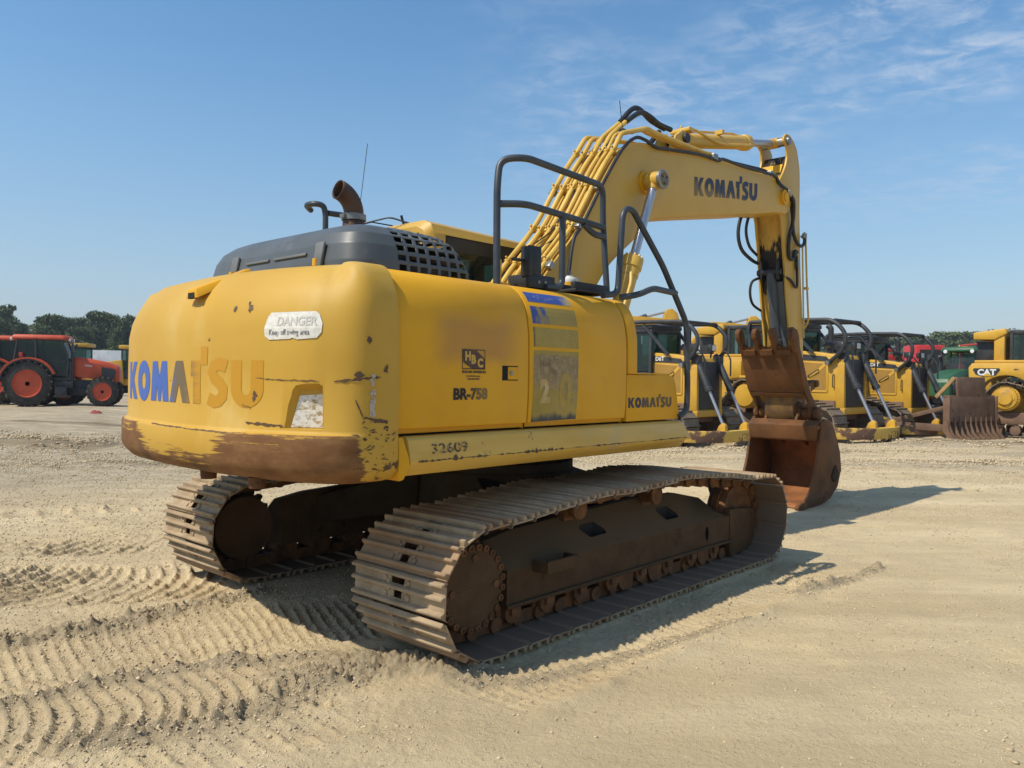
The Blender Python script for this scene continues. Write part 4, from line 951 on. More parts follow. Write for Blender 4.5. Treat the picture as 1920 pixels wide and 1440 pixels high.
def shoe_mesh():
    """one triple grouser shoe: x along the track, y across, z outward"""
    p = pitch; b = MB(); W = .4
    def prof(x0, x1):
        """plate strip with thickness"""
        return x0, x1
    hx0, hx1, hw = -.068, -.030, .058
    z0, z1 = -.012, .0
    b.bx(-p / 2 + .018, p / 2 - .006, -W, -hw, z0, z1); b.bx(-p / 2 + .018, p / 2 - .006, hw, W, z0, z1)
    b.bx(-p / 2 + .018, hx0, -hw, hw, z0, z1); b.bx(hx1, .004, -hw, hw, z0, z1); b.bx(.050, p / 2 - .008, -hw, hw, z0, z1); b.bx(.004, .050, -hw, -.035, z0, z1); b.bx(.004, .050, .035, hw, z0, z1)
    for xc, h in ((-.088, .030), (-.014, .030), (.072, .030)):
        xs = [(xc - .017, 0), (xc - .011, h * .55), (xc - .008, h), (xc + .010, h), (xc + .014, h * .5), (xc + .020, 0)]
        b.prism(xs, -W, W, 'Y')
    # curled lip
    b.prism([(p / 2 - .014, 0), (p / 2 - .006, -.010), (p / 2 + .010, -.024), (p / 2 + .004, -.030), (p / 2 - .012, -.014)], -W, W, 'Y')
    for y in (-.10, .10):
        for x in (-.05, .035): b.box((x, y, .004), (.030, .022, .012))
        b.prism([(-.055, .0), (-.045, .010), (.012, .010), (.02, 0)], y * .76 - .012, y * .76 + .012, 'Y')
    me = b.mesh('track_shoe', m_shoe, 30)
    bm = bmesh.new(); bm.from_mesh(me)
    es = [e for e in bm.edges if len(e.link_faces) == 2 and e.calc_face_angle(0) > R(30)]
    bmesh.ops.bevel(bm, geom=es, offset=.0035, segments=1, affect='EDGES', clamp_overlap=True); bm.to_mesh(me); bm.free()
    me.polygons.foreach_set('use_smooth', [True] * len(me.polygons)); me.set_sharp_from_angle(angle=R(40))
    return me
SH = shoe_mesh()
def make_track(yc):
    # chain of links first: the belt itself
    b = MB()
    for k in range(NS):
        (p, t), (q, _) = path[(k * 8 - 4) % len(path)], path[(k * 8 + 4) % len(path)]
        n = Vector((-t.z, 0, t.x)); inn = -n if False else n
        mid = path[k * 8][0]; t2 = path[k * 8][1]; nn = Vector((-t2.z, 0, t2.x))         # points inward for this winding
        for s_ in (-1, 1):
            b.bar(mid - t2 * pitch * .46 + nn * .065 + Vector((0, yc + s_ * .085, 0)), mid + t2 * pitch * .46 + nn * .065 + Vector((0, yc + s_ * .085, 0)), .035, .085, nn)
            c = p + nn * .065; b.cyl(c + Vector((0, yc + s_ * .06, 0)), c + Vector((0, yc + s_ * .125, 0)), .05, n=12)
        c = p + nn * .065; b.cyl(c + Vector((0, yc - .07, 0)), c + Vector((0, yc + .07, 0)), .036, n=12)
    tr = b.build('crawler_track', m_roller, EX, 35)
    for k in range(NS):
        p, t = path[k * 8]; a = path[(k * 8 + 4) % len(path)][0] - path[(k * 8 - 4) % len(path)][0]; a.normalize()
        n = Vector((a.z, 0, -a.x))                                                       # outward
        o = bpy.data.objects.new('track_shoe', SH); COL.objects.link(o); o.parent = tr
        jit = random.uniform(-.004, .004)
        M = Matrix((a, n.cross(a), n)).transposed().to_4x4(); M.translation = p + Vector((0, yc, 0)) + n * jit * .5
        o.matrix_local = M @ Matrix.Rotation(random.uniform(-.025, .025), 4, 'Y')
    return tr
def side_poly(s_):
    return [(s_ * (-1), 0)]
def make_frame(sg):
    """sg=-1: the right hand frame, +1: the left"""
    yc = sg * 1.295
    def ring(x, zt, zb=.215, zs=.44, k=1.0):
        o_, i_ = yc + sg * .155, yc - sg * .16
        return [Vector((x, o_, zb)), Vector((x, o_, zs)), Vector((x, yc - sg * .045, zt)), Vector((x, yc - sg * .11, zt)), Vector((x, i_, zs)), Vector((x, i_, zb))]
    b = MB(); b.loft([ring(-1.45, .60, zs=.435), ring(-1.2, .64), ring(-.6, .67), (ring(.3, .70)), ring(.9, .68), ring(1.30, .60), ring(1.50, .50, zs=.43)])
    fr = b.build('track_frame', m_frame, EX, 14)
    # openings in the sloped deck and the side, their cut walls painted black as shade
    cuts = []
    for x in (-.42, .60):
        c = MB(); y = yc + sg * .105
        c.loft([[Vector((x + dx, yc + sg * .02 + dy * sg, .30)) for dx, dy in ((-.10, .0), (.06, .0), (.13, .05), (.13, .075), (-.06, .075), (-.13, .02))], [Vector((x + dx, yc + sg * .02 + dy * sg, .80)) for dx, dy in ((-.10, .0), (.06, .0), (.13, .05), (.13, .075), (-.06, .075), (-.13, .02))]])
        cuts.append(c.build('cut', m_dark))
    c = MB(); c.loft([[Vector((1.10 + .028 * math.cos(a), yc + sg * .08, .33 + .062 * math.sin(a))) for a in [2 * PI * i / 14 for i in range(14)]], [Vector((1.10 + .028 * math.cos(a), yc + sg * .25, .33 + .062 * math.sin(a))) for a in [2 * PI * i / 14 for i in range(14)]]])
    cuts.append(c.build('cut', m_dark)); boolean(fr, cuts)
    b = MB(); b.bx(-1.45, 1.52, yc + sg * .155, yc + sg * .185, .205, .228); b.bx(-1.45, -1.425, yc + sg * .155, yc + sg * .175, .23, .45)
    b.build('bottom_flange', m_frame, fr, 30, .004)
    # idler yoke
    b = MB(); b.prism([(1.50, .47), (1.62, .49), (2.0, .45), (2.02, .20), (1.9, .10), (1.56, .06), (1.52, .16)], yc + sg * .09, yc + sg * .15); b.prism([(1.50, .47), (1.62, .49), (2.0, .45), (2.02, .20), (1.9, .10), (1.56, .14), (1.52, .18)], yc - sg * .09, yc - sg * .15)
    b.bx(1.50, 1.54, yc + sg * .10, yc + sg * .165, .14, .50); b.build('idler_yoke', m_frame, fr, 30, .008)
    b = MB(); b.lathe((1.80, yc - sg * .09, .412), (0, sg, 0), [(0, .10), (.0, .28), (.03, .30), (.06, .30), (.06, .325), (.12, .325), (.12, .30), (.15, .30), (.18, .28), (.18, .1)], 40); b.build('front_idler', m_roller, fr)
    # sprocket: toothed ring, drive housing and bolted cover
    b = MB(); n = 21; rg = []
    for k in range(n * 4):
        a = 2 * PI * k / (n * 4); r = .335 if (k % 4) in (1, 2) else .285; rg.append((-1.81 + r * math.cos(a), .418 + r * math.sin(a)))
    b.prism(rg, yc - .03, yc + .03); b.lathe((-1.81, yc - sg * .2, .418), (0, sg, 0), [(0, .25), (.3, .25), (.33, .24), (.34, .22)], 40)
    sp = b.build('sprocket', m_frame, fr, 30)
    b = MB(); b.lathe((-1.81, yc + sg * .13, .418), (0, sg, 0), [(0, .262), (.09, .262), (.105, .255), (.113, .245), (.118, .0)], 44)
    b.build('drive_cover', m_frame, fr, 25)
    b = MB()
    for k in range(24):
        a = 2 * PI * (k + .5) / 24; c = Vector((-1.81 + .242 * math.cos(a), 0, .418 + .242 * math.sin(a))); b.lathe(c + Vector((0, yc + sg * .232, 0)), (0, sg, 0), [(0, .021), (.022, .021), (.024, .018), (.024, .012), (.016, .011)], 10)
    for a in (90, 0, 180): c = Vector((-1.81 + .18 * math.cos(R(a)), 0, .418 + .18 * math.sin(R(a)))); b.lathe(c + Vector((0, yc + sg * .242, 0)), (0, sg, 0), [(0, .024), (.014, .022), (.015, .01)], 12)
    b.box((-1.81, yc + sg * .2485, .418), (.34, .002, .003)); b.build('cover_bolts', m_roller, fr)
    # rollers
    for x in (-1.36, -1.02, -.66, -.28, .10, .48, .86, 1.24):
        b = MB(); b.lathe((x, yc - .15, .172), (0, 1, 0), [(0, .05), (0, .075), (.04, .075), (.05, .105), (.075, .105), (.085, .085), (.215, .085), (.225, .105), (.25, .105), (.26, .075), (.30, .075), (.30, .05)], 26); b.box((x, yc + sg * .15, .185), (.075, .05, .06))
        b.build('track_roller', m_roller, fr, 30)
    for x in (-.30, .10, .86):
        b = MB(); b.prism([(x + .19 + .10 * math.cos(R(a)), .19 + .12 * math.sin(R(a))) for a in range(150, 391, 24)], yc + sg * .13, yc + sg * .15); b.build('roller_guard', m_roller, fr)
    for x in (-.62, .38):
        b = MB(); b.lathe((x, yc - sg * .02, .735), (0, sg, 0), [(0, .06), (.0, .075), (.05, .075), (.05, .062), (.10, .062), (.10, .078), (.125, .078), (.13, .05), (.14, .03)], 26); b.box((x, yc - sg * .04, .70), (.10, .08, .12)); b.build('carrier_roller', m_roller, fr)
    # step
    b = MB(); xs = -1.02; o_ = yc + sg * .155
    for x in (xs - .16, xs + .16): b.bx(x - .008, x + .008, o_, o_ + sg * .13, .40, .475)
    b.bx(xs - .17, xs + .17, o_ + sg * .12, o_ + sg * .132, .40, .475); b.bx(xs - .16, xs + .16, o_, o_ + sg * .12, .405, .413)
    for k in range(14): b.box((xs - .15 + k * .023, o_ + sg * .126, .478), (.012, .012, .012), (0, R(45), 0))
    b.build('step', m_frame, fr, 30, .003)
    return fr
tracks = {}
for sg in (-1, 1):
    make_frame(sg); tracks[sg] = make_track(sg * 1.295)
# carbody between the frames
b = MB(); b.cyl((0, 0, .42), (0, 0, .88), .72, .68, 40)
for sx in (-1, 1):
    for sy in (-1, 1):
        b.loft([[Vector((sx * .25, sy * .4, .50)), Vector((sx * .62, sy * .35, .50)), Vector((sx * .62, sy * .35, .86)), Vector((sx * .25, sy * .4, .86))], [Vector((sx * .55, sy * 1.14, .36)), Vector((sx * 1.10, sy * 1.14, .36)), Vector((sx * 1.10, sy * 1.14, .60)), Vector((sx * .55, sy * 1.14, .62))]])
b.build('carbody', m_carb, EX, 30, .02)
# ------------------------------------------------------------------ camera, sky, sun
HC, FPX, PITCH, ROLL = 1.656, 1494.1, .00813, .01179
cd = bpy.data.cameras.new('camera'); cam = bpy.data.objects.new('camera', cd); COL.objects.link(cam)
cd.sensor_width = 36; cd.lens = 36 * FPX / 1920; cd.clip_start = .1; cd.clip_end = 4000
fw = Vector((0, math.cos(PITCH), -math.sin(PITCH))); r0 = Vector((1, 0, 0)); u0 = r0.cross(fw)
r2 = r0 * math.cos(ROLL) + u0 * math.sin(ROLL); u2 = -r0 * math.sin(ROLL) + u0 * math.cos(ROLL)
Mc = Matrix((r2, u2, -fw)).transposed().to_4x4(); Mc.translation = (0, 0, HC); cam.matrix_world = Mc
sc.camera = cam
SAZ, SEL = R(243.5), R(53.0)          # azimuth clockwise from +Y
sd = Vector((math.sin(SAZ) * math.cos(SEL), math.cos(SAZ) * math.cos(SEL), math.sin(SEL)))
sl = bpy.data.lights.new('sun', 'SUN'); so = bpy.data.objects.new('sun', sl); COL.objects.link(so)
sl.energy = 5.0; sl.angle = R(.55); sl.color = (1, .93, .81); so.rotation_euler = sd.to_track_quat('Z', 'Y').to_euler()
w = bpy.data.worlds.new('World'); sc.world = w; w.use_nodes = True
t = w.node_tree; bg = t.nodes['Background']
sky = t.nodes.new('ShaderNodeTexSky'); sky.sky_type = 'NISHITA'; sky.sun_disc = False; sky.sun_elevation = SEL; sky.sun_rotation = SAZ
sky.air_density = 1.35; sky.dust_density = .6; sky.ozone_density = 2.2; sky.altitude = 60
tc = t.nodes.new('ShaderNodeTexCoord'); L = t.links.new
def wn(kind, **k):
    n = t.nodes.new(kind)
    for a, v in k.items(): setattr(n, a, v)
    return n
def wm(op, a, b=0.0):
    n = wn('ShaderNodeMath', operation=op)
    for i, v in enumerate((a, b)):
        if hasattr(v, 'links'): L(v, n.inputs[i])
        else: n.inputs[i].default_value = v
    return n.outputs[0]
def wss(x, a, b):
    n = wn('ShaderNodeMapRange', interpolation_type='SMOOTHSTEP'); L(x, n.inputs[0]); n.inputs[1].default_value = a; n.inputs[2].default_value = b; return n.outputs[0]
sep = wn('ShaderNodeSeparateXYZ'); L(tc.outputs['Generated'], sep.inputs[0])
# thin high cloud on a flat layer: divide the direction by its height
dv = wn('ShaderNodeCombineXYZ'); zz = wm('MAXIMUM', wm('ADD', sep.outputs[2], .05), .04)
L(wm('DIVIDE', sep.outputs[0], zz), dv.inputs[0]); L(wm('DIVIDE', sep.outputs[1], zz), dv.inputs[1])
def wnoise(scale, loc, sca, det=7, ro=.6, dist=.0):
    mp = wn('ShaderNodeMapping'); L(dv.outputs[0], mp.inputs[0]); mp.inputs['Location'].default_value = loc; mp.inputs['Scale'].default_value = sca; mp.inputs['Rotation'].default_value = (0, 0, R(25))
    n = wn('ShaderNodeTexNoise'); n.inputs['Scale'].default_value = scale; n.inputs['Detail'].default_value = det; n.inputs['Roughness'].default_value = ro; n.inputs['Distortion'].default_value = dist
    L(mp.outputs[0], n.inputs[0]); return n.outputs[0]
puffs = wss(wnoise(7.5, (3.2, 1.7, 0), (1, 1.2, 1), 6, .62, .4), .36, .74)
big = wss(wnoise(.9, (5.1, 2.2, 0), (1, 1, 1), 4, .55), .34, .62)
cover = wm('MULTIPLY', puffs, big)
right = wss(sep.outputs[0], -.12, .22)
cov = wm('MULTIPLY', wm('MULTIPLY', cover, right), wss(sep.outputs[2], .13, .27))
mx = wn('ShaderNodeMix', data_type='RGBA'); L(wm('MULTIPLY', cov, .7), mx.inputs[0]); hs = wn('ShaderNodeHueSaturation'); hs.inputs['Saturation'].default_value = 1.26; hs.inputs['Value'].default_value = 1.27; L(sky.outputs[0], hs.inputs['Color']); L(hs.outputs[0], mx.inputs[6]); mx.inputs[7].default_value = (5.6, 6.3, 7.4, 1)
# summer haze low in the sky
hz = wn('ShaderNodeMix', data_type='RGBA'); hf = wm('MULTIPLY', wm('SUBTRACT', 1.0, wss(sep.outputs[2], -.02, .42)), .62)
L(hf, hz.inputs[0]); L(mx.outputs[2], hz.inputs[6]); hz.inputs[7].default_value = (2.35, 3.65, 6.1, 1)
L(hz.outputs[2], bg.inputs[0]); bg.inputs[1].default_value = .12
sc.view_settings.view_transform = 'Standard'; sc.view_settings.look = 'None'; sc.view_settings.exposure = -0.10; sc.view_settings.gamma = 1
sc.render.engine = 'CYCLES'; sc.cycles.max_bounces = 6; sc.cycles.transparent_max_bounces = 12
try: sc.cycles.use_denoising = True
except Exception: pass
# ------------------------------------------------------------------ ground
def hash2(ix, iy, seed):
    h = (ix.astype(np.int64) * 374761393 + iy.astype(np.int64) * 668265263 + seed * 1442695041) & 0xFFFFFFFF
    h = ((h ^ (h >> 13)) * 1274126177) & 0xFFFFFFFF
    return ((h ^ (h >> 16)) & 0xFFFF) / 65535.0
def vnoise(x, y, seed=0):
    ix, iy = np.floor(x), np.floor(y); fx, fy = x - ix, y - iy
    fx = fx * fx * (3 - 2 * fx); fy = fy * fy * (3 - 2 * fy)
    a, b_, c, d = hash2(ix, iy, seed), hash2(ix + 1, iy, seed), hash2(ix, iy + 1, seed), hash2(ix + 1, iy + 1, seed)
    return (a * (1 - fx) + b_ * fx) * (1 - fy) + (c * (1 - fx) + d * fx) * fy - .5
def fbm(x, y, f, o, seed, g=.5):
    r = 0; a = 1
    for k in range(o): r = r + a * vnoise(x * f, y * f, seed + k * 17); f *= 2.03; a *= g
    return r
def sst(a, b_, x): t = np.clip((x - a) / (b_ - a), 0, 1); return t * t * (3 - 2 * t)
def rise(x, y): return .25 * sst(9, 17, -x) * sst(19, 28, y)
CA, SA = math.sin(R(42.57)), math.cos(R(42.57))
def to_machine(x, y):
    dx, dy = x + .118, y - 7.021
    return dx * CA + dy * SA, -dx * SA + dy * CA
def strip(x, y, poly, w, pitch, amp, curve=0.0, skew=0.0, seed=1, edge=.0, soft=.12, hard=1.0):
    """track print along a line: ridges across it; returns (height, mask)"""
    Q = smooth_pts([(a, b_, 0) for a, b_ in poly], 12); Q = np.array([(q.x, q.y) for q in Q])
    S = np.concatenate([[0], np.cumsum(np.linalg.norm(np.diff(Q, axis=0), axis=1))])
    lo, hi = Q.min(0) - w, Q.max(0) + w
    m = (x > lo[0]) & (x < hi[0]) & (y > lo[1]) & (y < hi[1]); idx = np.nonzero(m)[0]
    H = np.zeros_like(x); K = np.zeros_like(x)
    if not len(idx): return H, K
    px, py = x[idx], y[idx]; bd = np.full(len(idx), 1e9); bs = np.zeros(len(idx)); bt = np.zeros(len(idx))
    for i in range(len(Q) - 1):
        d = Q[i + 1] - Q[i]; l = np.linalg.norm(d); d = d / l
        rx, ry = px - Q[i, 0], py - Q[i, 1]; s = np.clip(rx * d[0] + ry * d[1], 0, l); t_ = -rx * d[1] + ry * d[0]
        D = np.hypot(rx - d[0] * s, ry - d[1] * s); q = D < bd; bd[q] = D[q]; bs[q] = S[i] + s[q]; bt[q] = np.sign(t_[q]) * D[q]
    e = 1 - sst(w / 2 - soft, w / 2 + soft * .3, np.abs(bt) + .10 * fbm(px, py, 3, 3, seed))
    endm = sst(0, .25, bs) * (1 - sst(S[-1] - .25, S[-1], bs)); e = e * endm
    wob = .022 * fbm(px, py, 2.3, 3, seed + 5)
    ph = ((bs + skew * bt + curve * bt * bt + wob) / pitch) % 1.0
    crest = np.exp(-((ph - .5) / .16) ** 2)
    rid = np.exp(-(np.abs(ph - .5) / .115) ** 1.4) * (.95 + 1.1 * fbm(px, py, 19, 3, seed + 2, .75)) - .35 + .5 * np.maximum(fbm(px, py, 30, 2, seed + 4) - .1, 0)
    wear = sst(-.38, .05, fbm(px, py, 1.3, 3, seed + 9)) * .6 + .4
    H[idx] = np.clip(e * (rid * amp * wear * hard - .010), -.028, .034); K[idx] = e * wear * (.35 + .85 * crest)
    if edge > 0:
        be = np.exp(-((np.abs(bt) - w / 2 - .05) / .07) ** 2) * endm * (.6 + fbm(px, py, 5, 3, seed + 3)); H[idx] += edge * be
    return H, K
def ridge(x, y, poly, w, h, seed=3):
    Q = smooth_pts([(a, b_, 0) for a, b_ in poly], 10); D = np.full_like(x, 1e9)
    for a, b_ in zip(Q, Q[1:]):
        d = np.array([b_.x - a.x, b_.y - a.y]); l = np.linalg.norm(d); d /= l
        rx, ry = x - a.x, y - a.y; s = np.clip(rx * d[0] + ry * d[1], 0, l); D = np.minimum(D, np.hypot(rx - d[0] * s, ry - d[1] * s))
    return h * np.exp(-(D / w) ** 2) * np.clip(.6 + 1.0 * fbm(x, y, 8, 3, seed) + 1.3 * np.maximum(fbm(x, y, 24, 3, seed + 1, .7), -.1), 0, 2), np.exp(-(D / (w * 1.3)) ** 2)
def ground_z(x, y):
    X, Y = to_machine(x, y)
    far = sst(14, 30, np.hypot(x, y))
    z = .016 * fbm(x, y, .55, 4, 11) + .007 * fbm(x, y, 3.1, 4, 12)
    loose = np.zeros_like(x)
    # smooth driven lane on the right, rough soil on the left
    rough = sst(-.3, .9, -x + .55 * (y - 4.2) * 0 + .6 * fbm(x, y, .7, 3, 15) - .1) * (1 - sst(9.5, 13, y))
    z = z + rough * (.010 * fbm(x, y, 7, 4, 13, .65) + .016 * np.maximum(fbm(x, y, 17, 3, 19, .7) - .08, 0))
    z = z + (1 - rough) * .006 * fbm(x * .5 + y * .2, y * 2.2, 3, 4, 14)
    under = sst(2.6, 2.0, np.abs(X)) * sst(2.1, 1.75, np.abs(Y)); z = z * (1 - under * .9)
    def put(s, lo=1.0):
        nonlocal z, loose
        h, k = s; z = z * (1 - .5 * k) + h; loose = np.maximum(loose, k * lo)
    put(strip(x, y, [(-4.2, 3.35), (-3.1, 4.25), (-2.4, 4.75), (-1.7, 5.15), (-.8, 5.55), (.2, 6.1), (1.2, 7.0)], 1.0, .074, .026, .0, .05, 21, .03), .15)
    put(strip(x, y, [(-6.6, 6.1), (-5.4, 6.2), (-4.3, 6.25), (-3.3, 6.2), (-2.2, 6.5)], 1.25, .125, .036, .42, -.12, 22, .02), .55)
    put(strip(x, y, [(-7.0, 7.6), (-5.4, 7.45), (-4.2, 7.5), (-3.3, 7.75)], .75, .15, .036, .0, -.32, 23, .02), .4)
    put(strip(x, y, [(-3.6, 3.05), (-2.7, 3.6), (-2.05, 3.95), (-1.5, 4.25), (-1.0, 4.55)], 1.15, .092, .030, .62, .15, 24, .03), .6)
    put(strip(x, y, [(-2.2, 3.0), (-1.4, 3.55), (-.8, 4.0)], .7, .11, .022, .5, .3, 27, .02), .5)
    put(strip(x, y, [(-7.5, 9.0), (-5.6, 9.35), (-4.4, 9.75)], .45, .36, .07, 0, .2, 25, .0, .06), .3)
    # prints beside the right track, made by its own grousers
    h, k = strip(X, Y, [(-2.3, -1.98), (0, -1.98), (2.3, -2.0)], .62, .074, .022, 0, 0, 26, .035, .08); z = z + h; loose = np.maximum(loose, k * .3)
    h, k = strip(X, Y, [(1.9, -1.3), (3.0, -1.3), (4.4, -1.3)], .8, .074, .012, 0, 0, 28); z = z + h
    for poly, w_, hh in (([(-3.9, 4.35), (-2.85, 4.95), (-2.25, 5.55), (-1.9, 6.0)], .12, .055), ([(-1.9, 3.55), (-1.45, 3.75), (-.9, 4.3), (-.3, 4.55)], .14, .045), ([(-1.2, 4.35), (-.55, 4.55), (-.15, 4.35)], .16, .04), ([(2.2, 6.15), (2.9, 6.65), (3.3, 7.1)], .06, .05), ([(-2.6, 3.9), (-1.9, 4.45), (-1.0, 4.68), (-.4, 4.75)], .08, .03), ([(.05, 4.3), (.7, 4.75), (1.6, 5.5)], .06, .02)):
        h, k = ridge(x, y, poly, w_, hh); z = z + h; loose = np.maximum(loose, k)
    # far spoil heaps and ruts
    z = z + sst(7.5, 12, np.hypot(x, y)) * .05 * np.maximum(fbm(x, y, 2.4, 4, 35, .62) * sst(-.05, .3, fbm(x * .5, y, .35, 3, 36)), -.1)
    z = z + far * .055 * fbm(x, y, 1.3, 4, 37, .65)
    z = z + far * .05 * fbm(x, y, .35, 4, 31) + sst(11, 15, np.hypot(x, y)) * .035 * fbm(x * .35, y * 1.2, .9, 4, 32)
    for cx, cy, rx, ry, h in ((-10, 17.2, 3.4, .9, .20), (-6.5, 14.6, 2.2, .6, .07), (-13, 24, 6, .8, .08), (9.5, 16.5, 2.5, .5, .06), (-13.5, 17.6, 2.0, .7, .14), (10.5, 22.0, 4.2, .9, .14), (6.2, 18.4, 3.0, .6, .10), (14.0, 21.0, 2.5, .7, .12), (5.6, 21.3, 1.6, .5, .12)):
        g = np.exp(-((x - cx) / rx) ** 2 - ((y - cy) / ry) ** 2); z = z + g * h * (.7 + 1.2 * fbm(x, y, 1.6, 4, 33)); loose = np.maximum(loose, g * .8)
    return z + rise(x, y), np.maximum(loose, rough * .22)
def axis(lo, hi, st, far, g=1.09):
    a = list(np.arange(lo, hi + 1e-6, st)); s = st
    while a[-1] < far: s = min(s * g, 60); a.append(a[-1] + s)
    s = st
    while a[0] > -far: s = min(s * g, 60); a.insert(0, a[0] - s)
    return np.array(a)
def zones(zs, far, g=1.09):
    a = [zs[0][0]]
    for lo, hi, st in zs:
        while a[-1] < hi - 1e-9: a.append(a[-1] + st)
    s = zs[-1][2]
    while a[-1] < far: s = min(s * g, 60); a.append(a[-1] + s)
    s = zs[0][2]
    while a[0] > -far: s = min(s * g, 60); a.insert(0, a[0] - s)
    return np.array(a)
gx = zones([(-5.4, -4.4, .02), (-4.4, 1.4, .0115), (1.4, 5.4, .02)], 430); gy = zones([(2.7, 3.1, .016), (3.1, 6.9, .0115), (6.9, 11.5, .022)], 430)
GX, GY = np.meshgrid(gx, gy); fx, fy = GX.ravel(), GY.ravel()
gz, gl = ground_z(fx, fy)
me = bpy.data.meshes.new('ground'); nx, ny = len(gx), len(gy)
me.vertices.add(nx * ny); me.vertices.foreach_set('co', np.stack([fx, fy, gz], 1).astype(np.float32).ravel())
ii = (np.arange(ny - 1)[:, None] * nx + np.arange(nx - 1)[None, :]).ravel()
qd = np.stack([ii, ii + 1, ii + nx + 1, ii + nx], 1).astype(np.int32)
me.loops.add(qd.size); me.loops.foreach_set('vertex_index', qd.ravel()); me.polygons.add(len(qd)); me.polygons.foreach_set('loop_start', np.arange(0, qd.size, 4, dtype=np.int32))
me.update(calc_edges=True); me.polygons.foreach_set('use_smooth', np.ones(len(qd), dtype=bool))
at = me.attributes.new('loose', 'FLOAT', 'POINT'); at.data.foreach_set('value', gl.astype(np.float32))
def ground_mat():
    g = NG('dry_graded_soil'); v = g.vec()
    big = g.noise(.32, v, 6, .6); mid = g.noise(1.7, v, 7, .65); lane = g.noise(.55, g.vec((.35, 1.6, 1), rot=(0, 0, R(-12))), 7, .65)
    c = g.mix(g.ss(lane, .38, .66), (0.594, 0.459, 0.263), (0.763, 0.609, 0.366))
    c = g.mix(g.math('MULTIPLY', g.ss(mid, .45, .72), .6), c, (0.53, 0.418, 0.258))
    c = g.mix(g.math('MULTIPLY', g.ss(g.noise(.9, g.vec((1, 1, 1), loc=(4, 9, 0)), 6, .6), .56, .72), .65), c, (0.806, 0.64, 0.35))
    lo = g.attr('loose')
    c = g.mix(g.math('MULTIPLY', g.ss(g.math('ADD', lo, g.math('MULTIPLY', g.math('SUBTRACT', mid, .5), .8)), .35, .8), .7), c, (0.36, 0.289, 0.186))
    x, y, z = g.xyz()
    dist = g.math('SQRT', g.math('ADD', g.math('MULTIPLY', x, x), g.math('MULTIPLY', y, y)))
    pat = g.noise(.30, g.vec((.55, 1.7, 1), loc=(1, 2, 0)), 7, .68); fine = g.noise(2.2, g.vec((.6, 1.5, 1), loc=(5, 2, 0)), 7, .72)
    lf = g.math('SUBTRACT', 1, g.ss(x, -6, 5))
    grey = g.math('MULTIPLY', g.ss(g.math('ADD', dist, g.math('MULTIPLY', lf, 3.0)), 12, 19), g.math('ADD', .28, g.math('MULTIPLY', g.ss(g.math('ADD', pat, g.math('MULTIPLY', lf, .12)), .40, .60), .72)))
    c = g.mix(g.math('MULTIPLY', grey, .8), c, g.mix(g.ss(fine, .36, .64), (.25, .205, .138), (.43, .37, .27)))
    brown = g.math('MULTIPLY', g.ss(dist, 14, 17), g.math('MULTIPLY', g.ss(lo, .35, .7), .8)); c = g.mix(brown, c, g.mix(g.ss(fine, .40, .62), (.15, .115, .066), (.27, .205, .125)))
    red = g.ss(g.noise(.45, g.vec((.7, 1.6, 1), loc=(7, 3, 0)), 6, .62), .655, .72)
    c = g.mix(g.math('MULTIPLY', red, .55), c, (0.382, 0.196, 0.098))
    sp = g.noise(38, v, 6, .75); c = g.mix(g.math('MULTIPLY', g.ss(sp, .55, .72), .35), c, (0.307, 0.248, 0.166)); c = g.mix(g.math('MULTIPLY', g.ss(sp, .46, .30), .35), c, (0.615, 0.516, 0.372))
    peb = g.voro(55, v); pn = g.noise(6, v, 4); f = g.math('MULTIPLY', g.math('LESS_THAN', peb, .22), g.ss(pn, .48, .62)); c = g.mix(g.math('MULTIPLY', f, .55), c, (0.18, 0.155, 0.124))
    n1 = g.noise(24, v, 8, .72); n2 = g.noise(150, v, 4, .7)
    h = g.math('ADD', g.math('MULTIPLY', n1, 1.0), g.math('MULTIPLY', n2, .35)); h = g.math('SUBTRACT', h, g.math('MULTIPLY', f, -.35))
    g.bump(h, .9, .035)
    return g.fin(c, .92, 0, .12)
me.materials.append(ground_mat())
go = bpy.data.objects.new('ground', me); COL.objects.link(go); tag(go, 'bare pale sandy yard scored by track prints', 'ground', kind='structure')

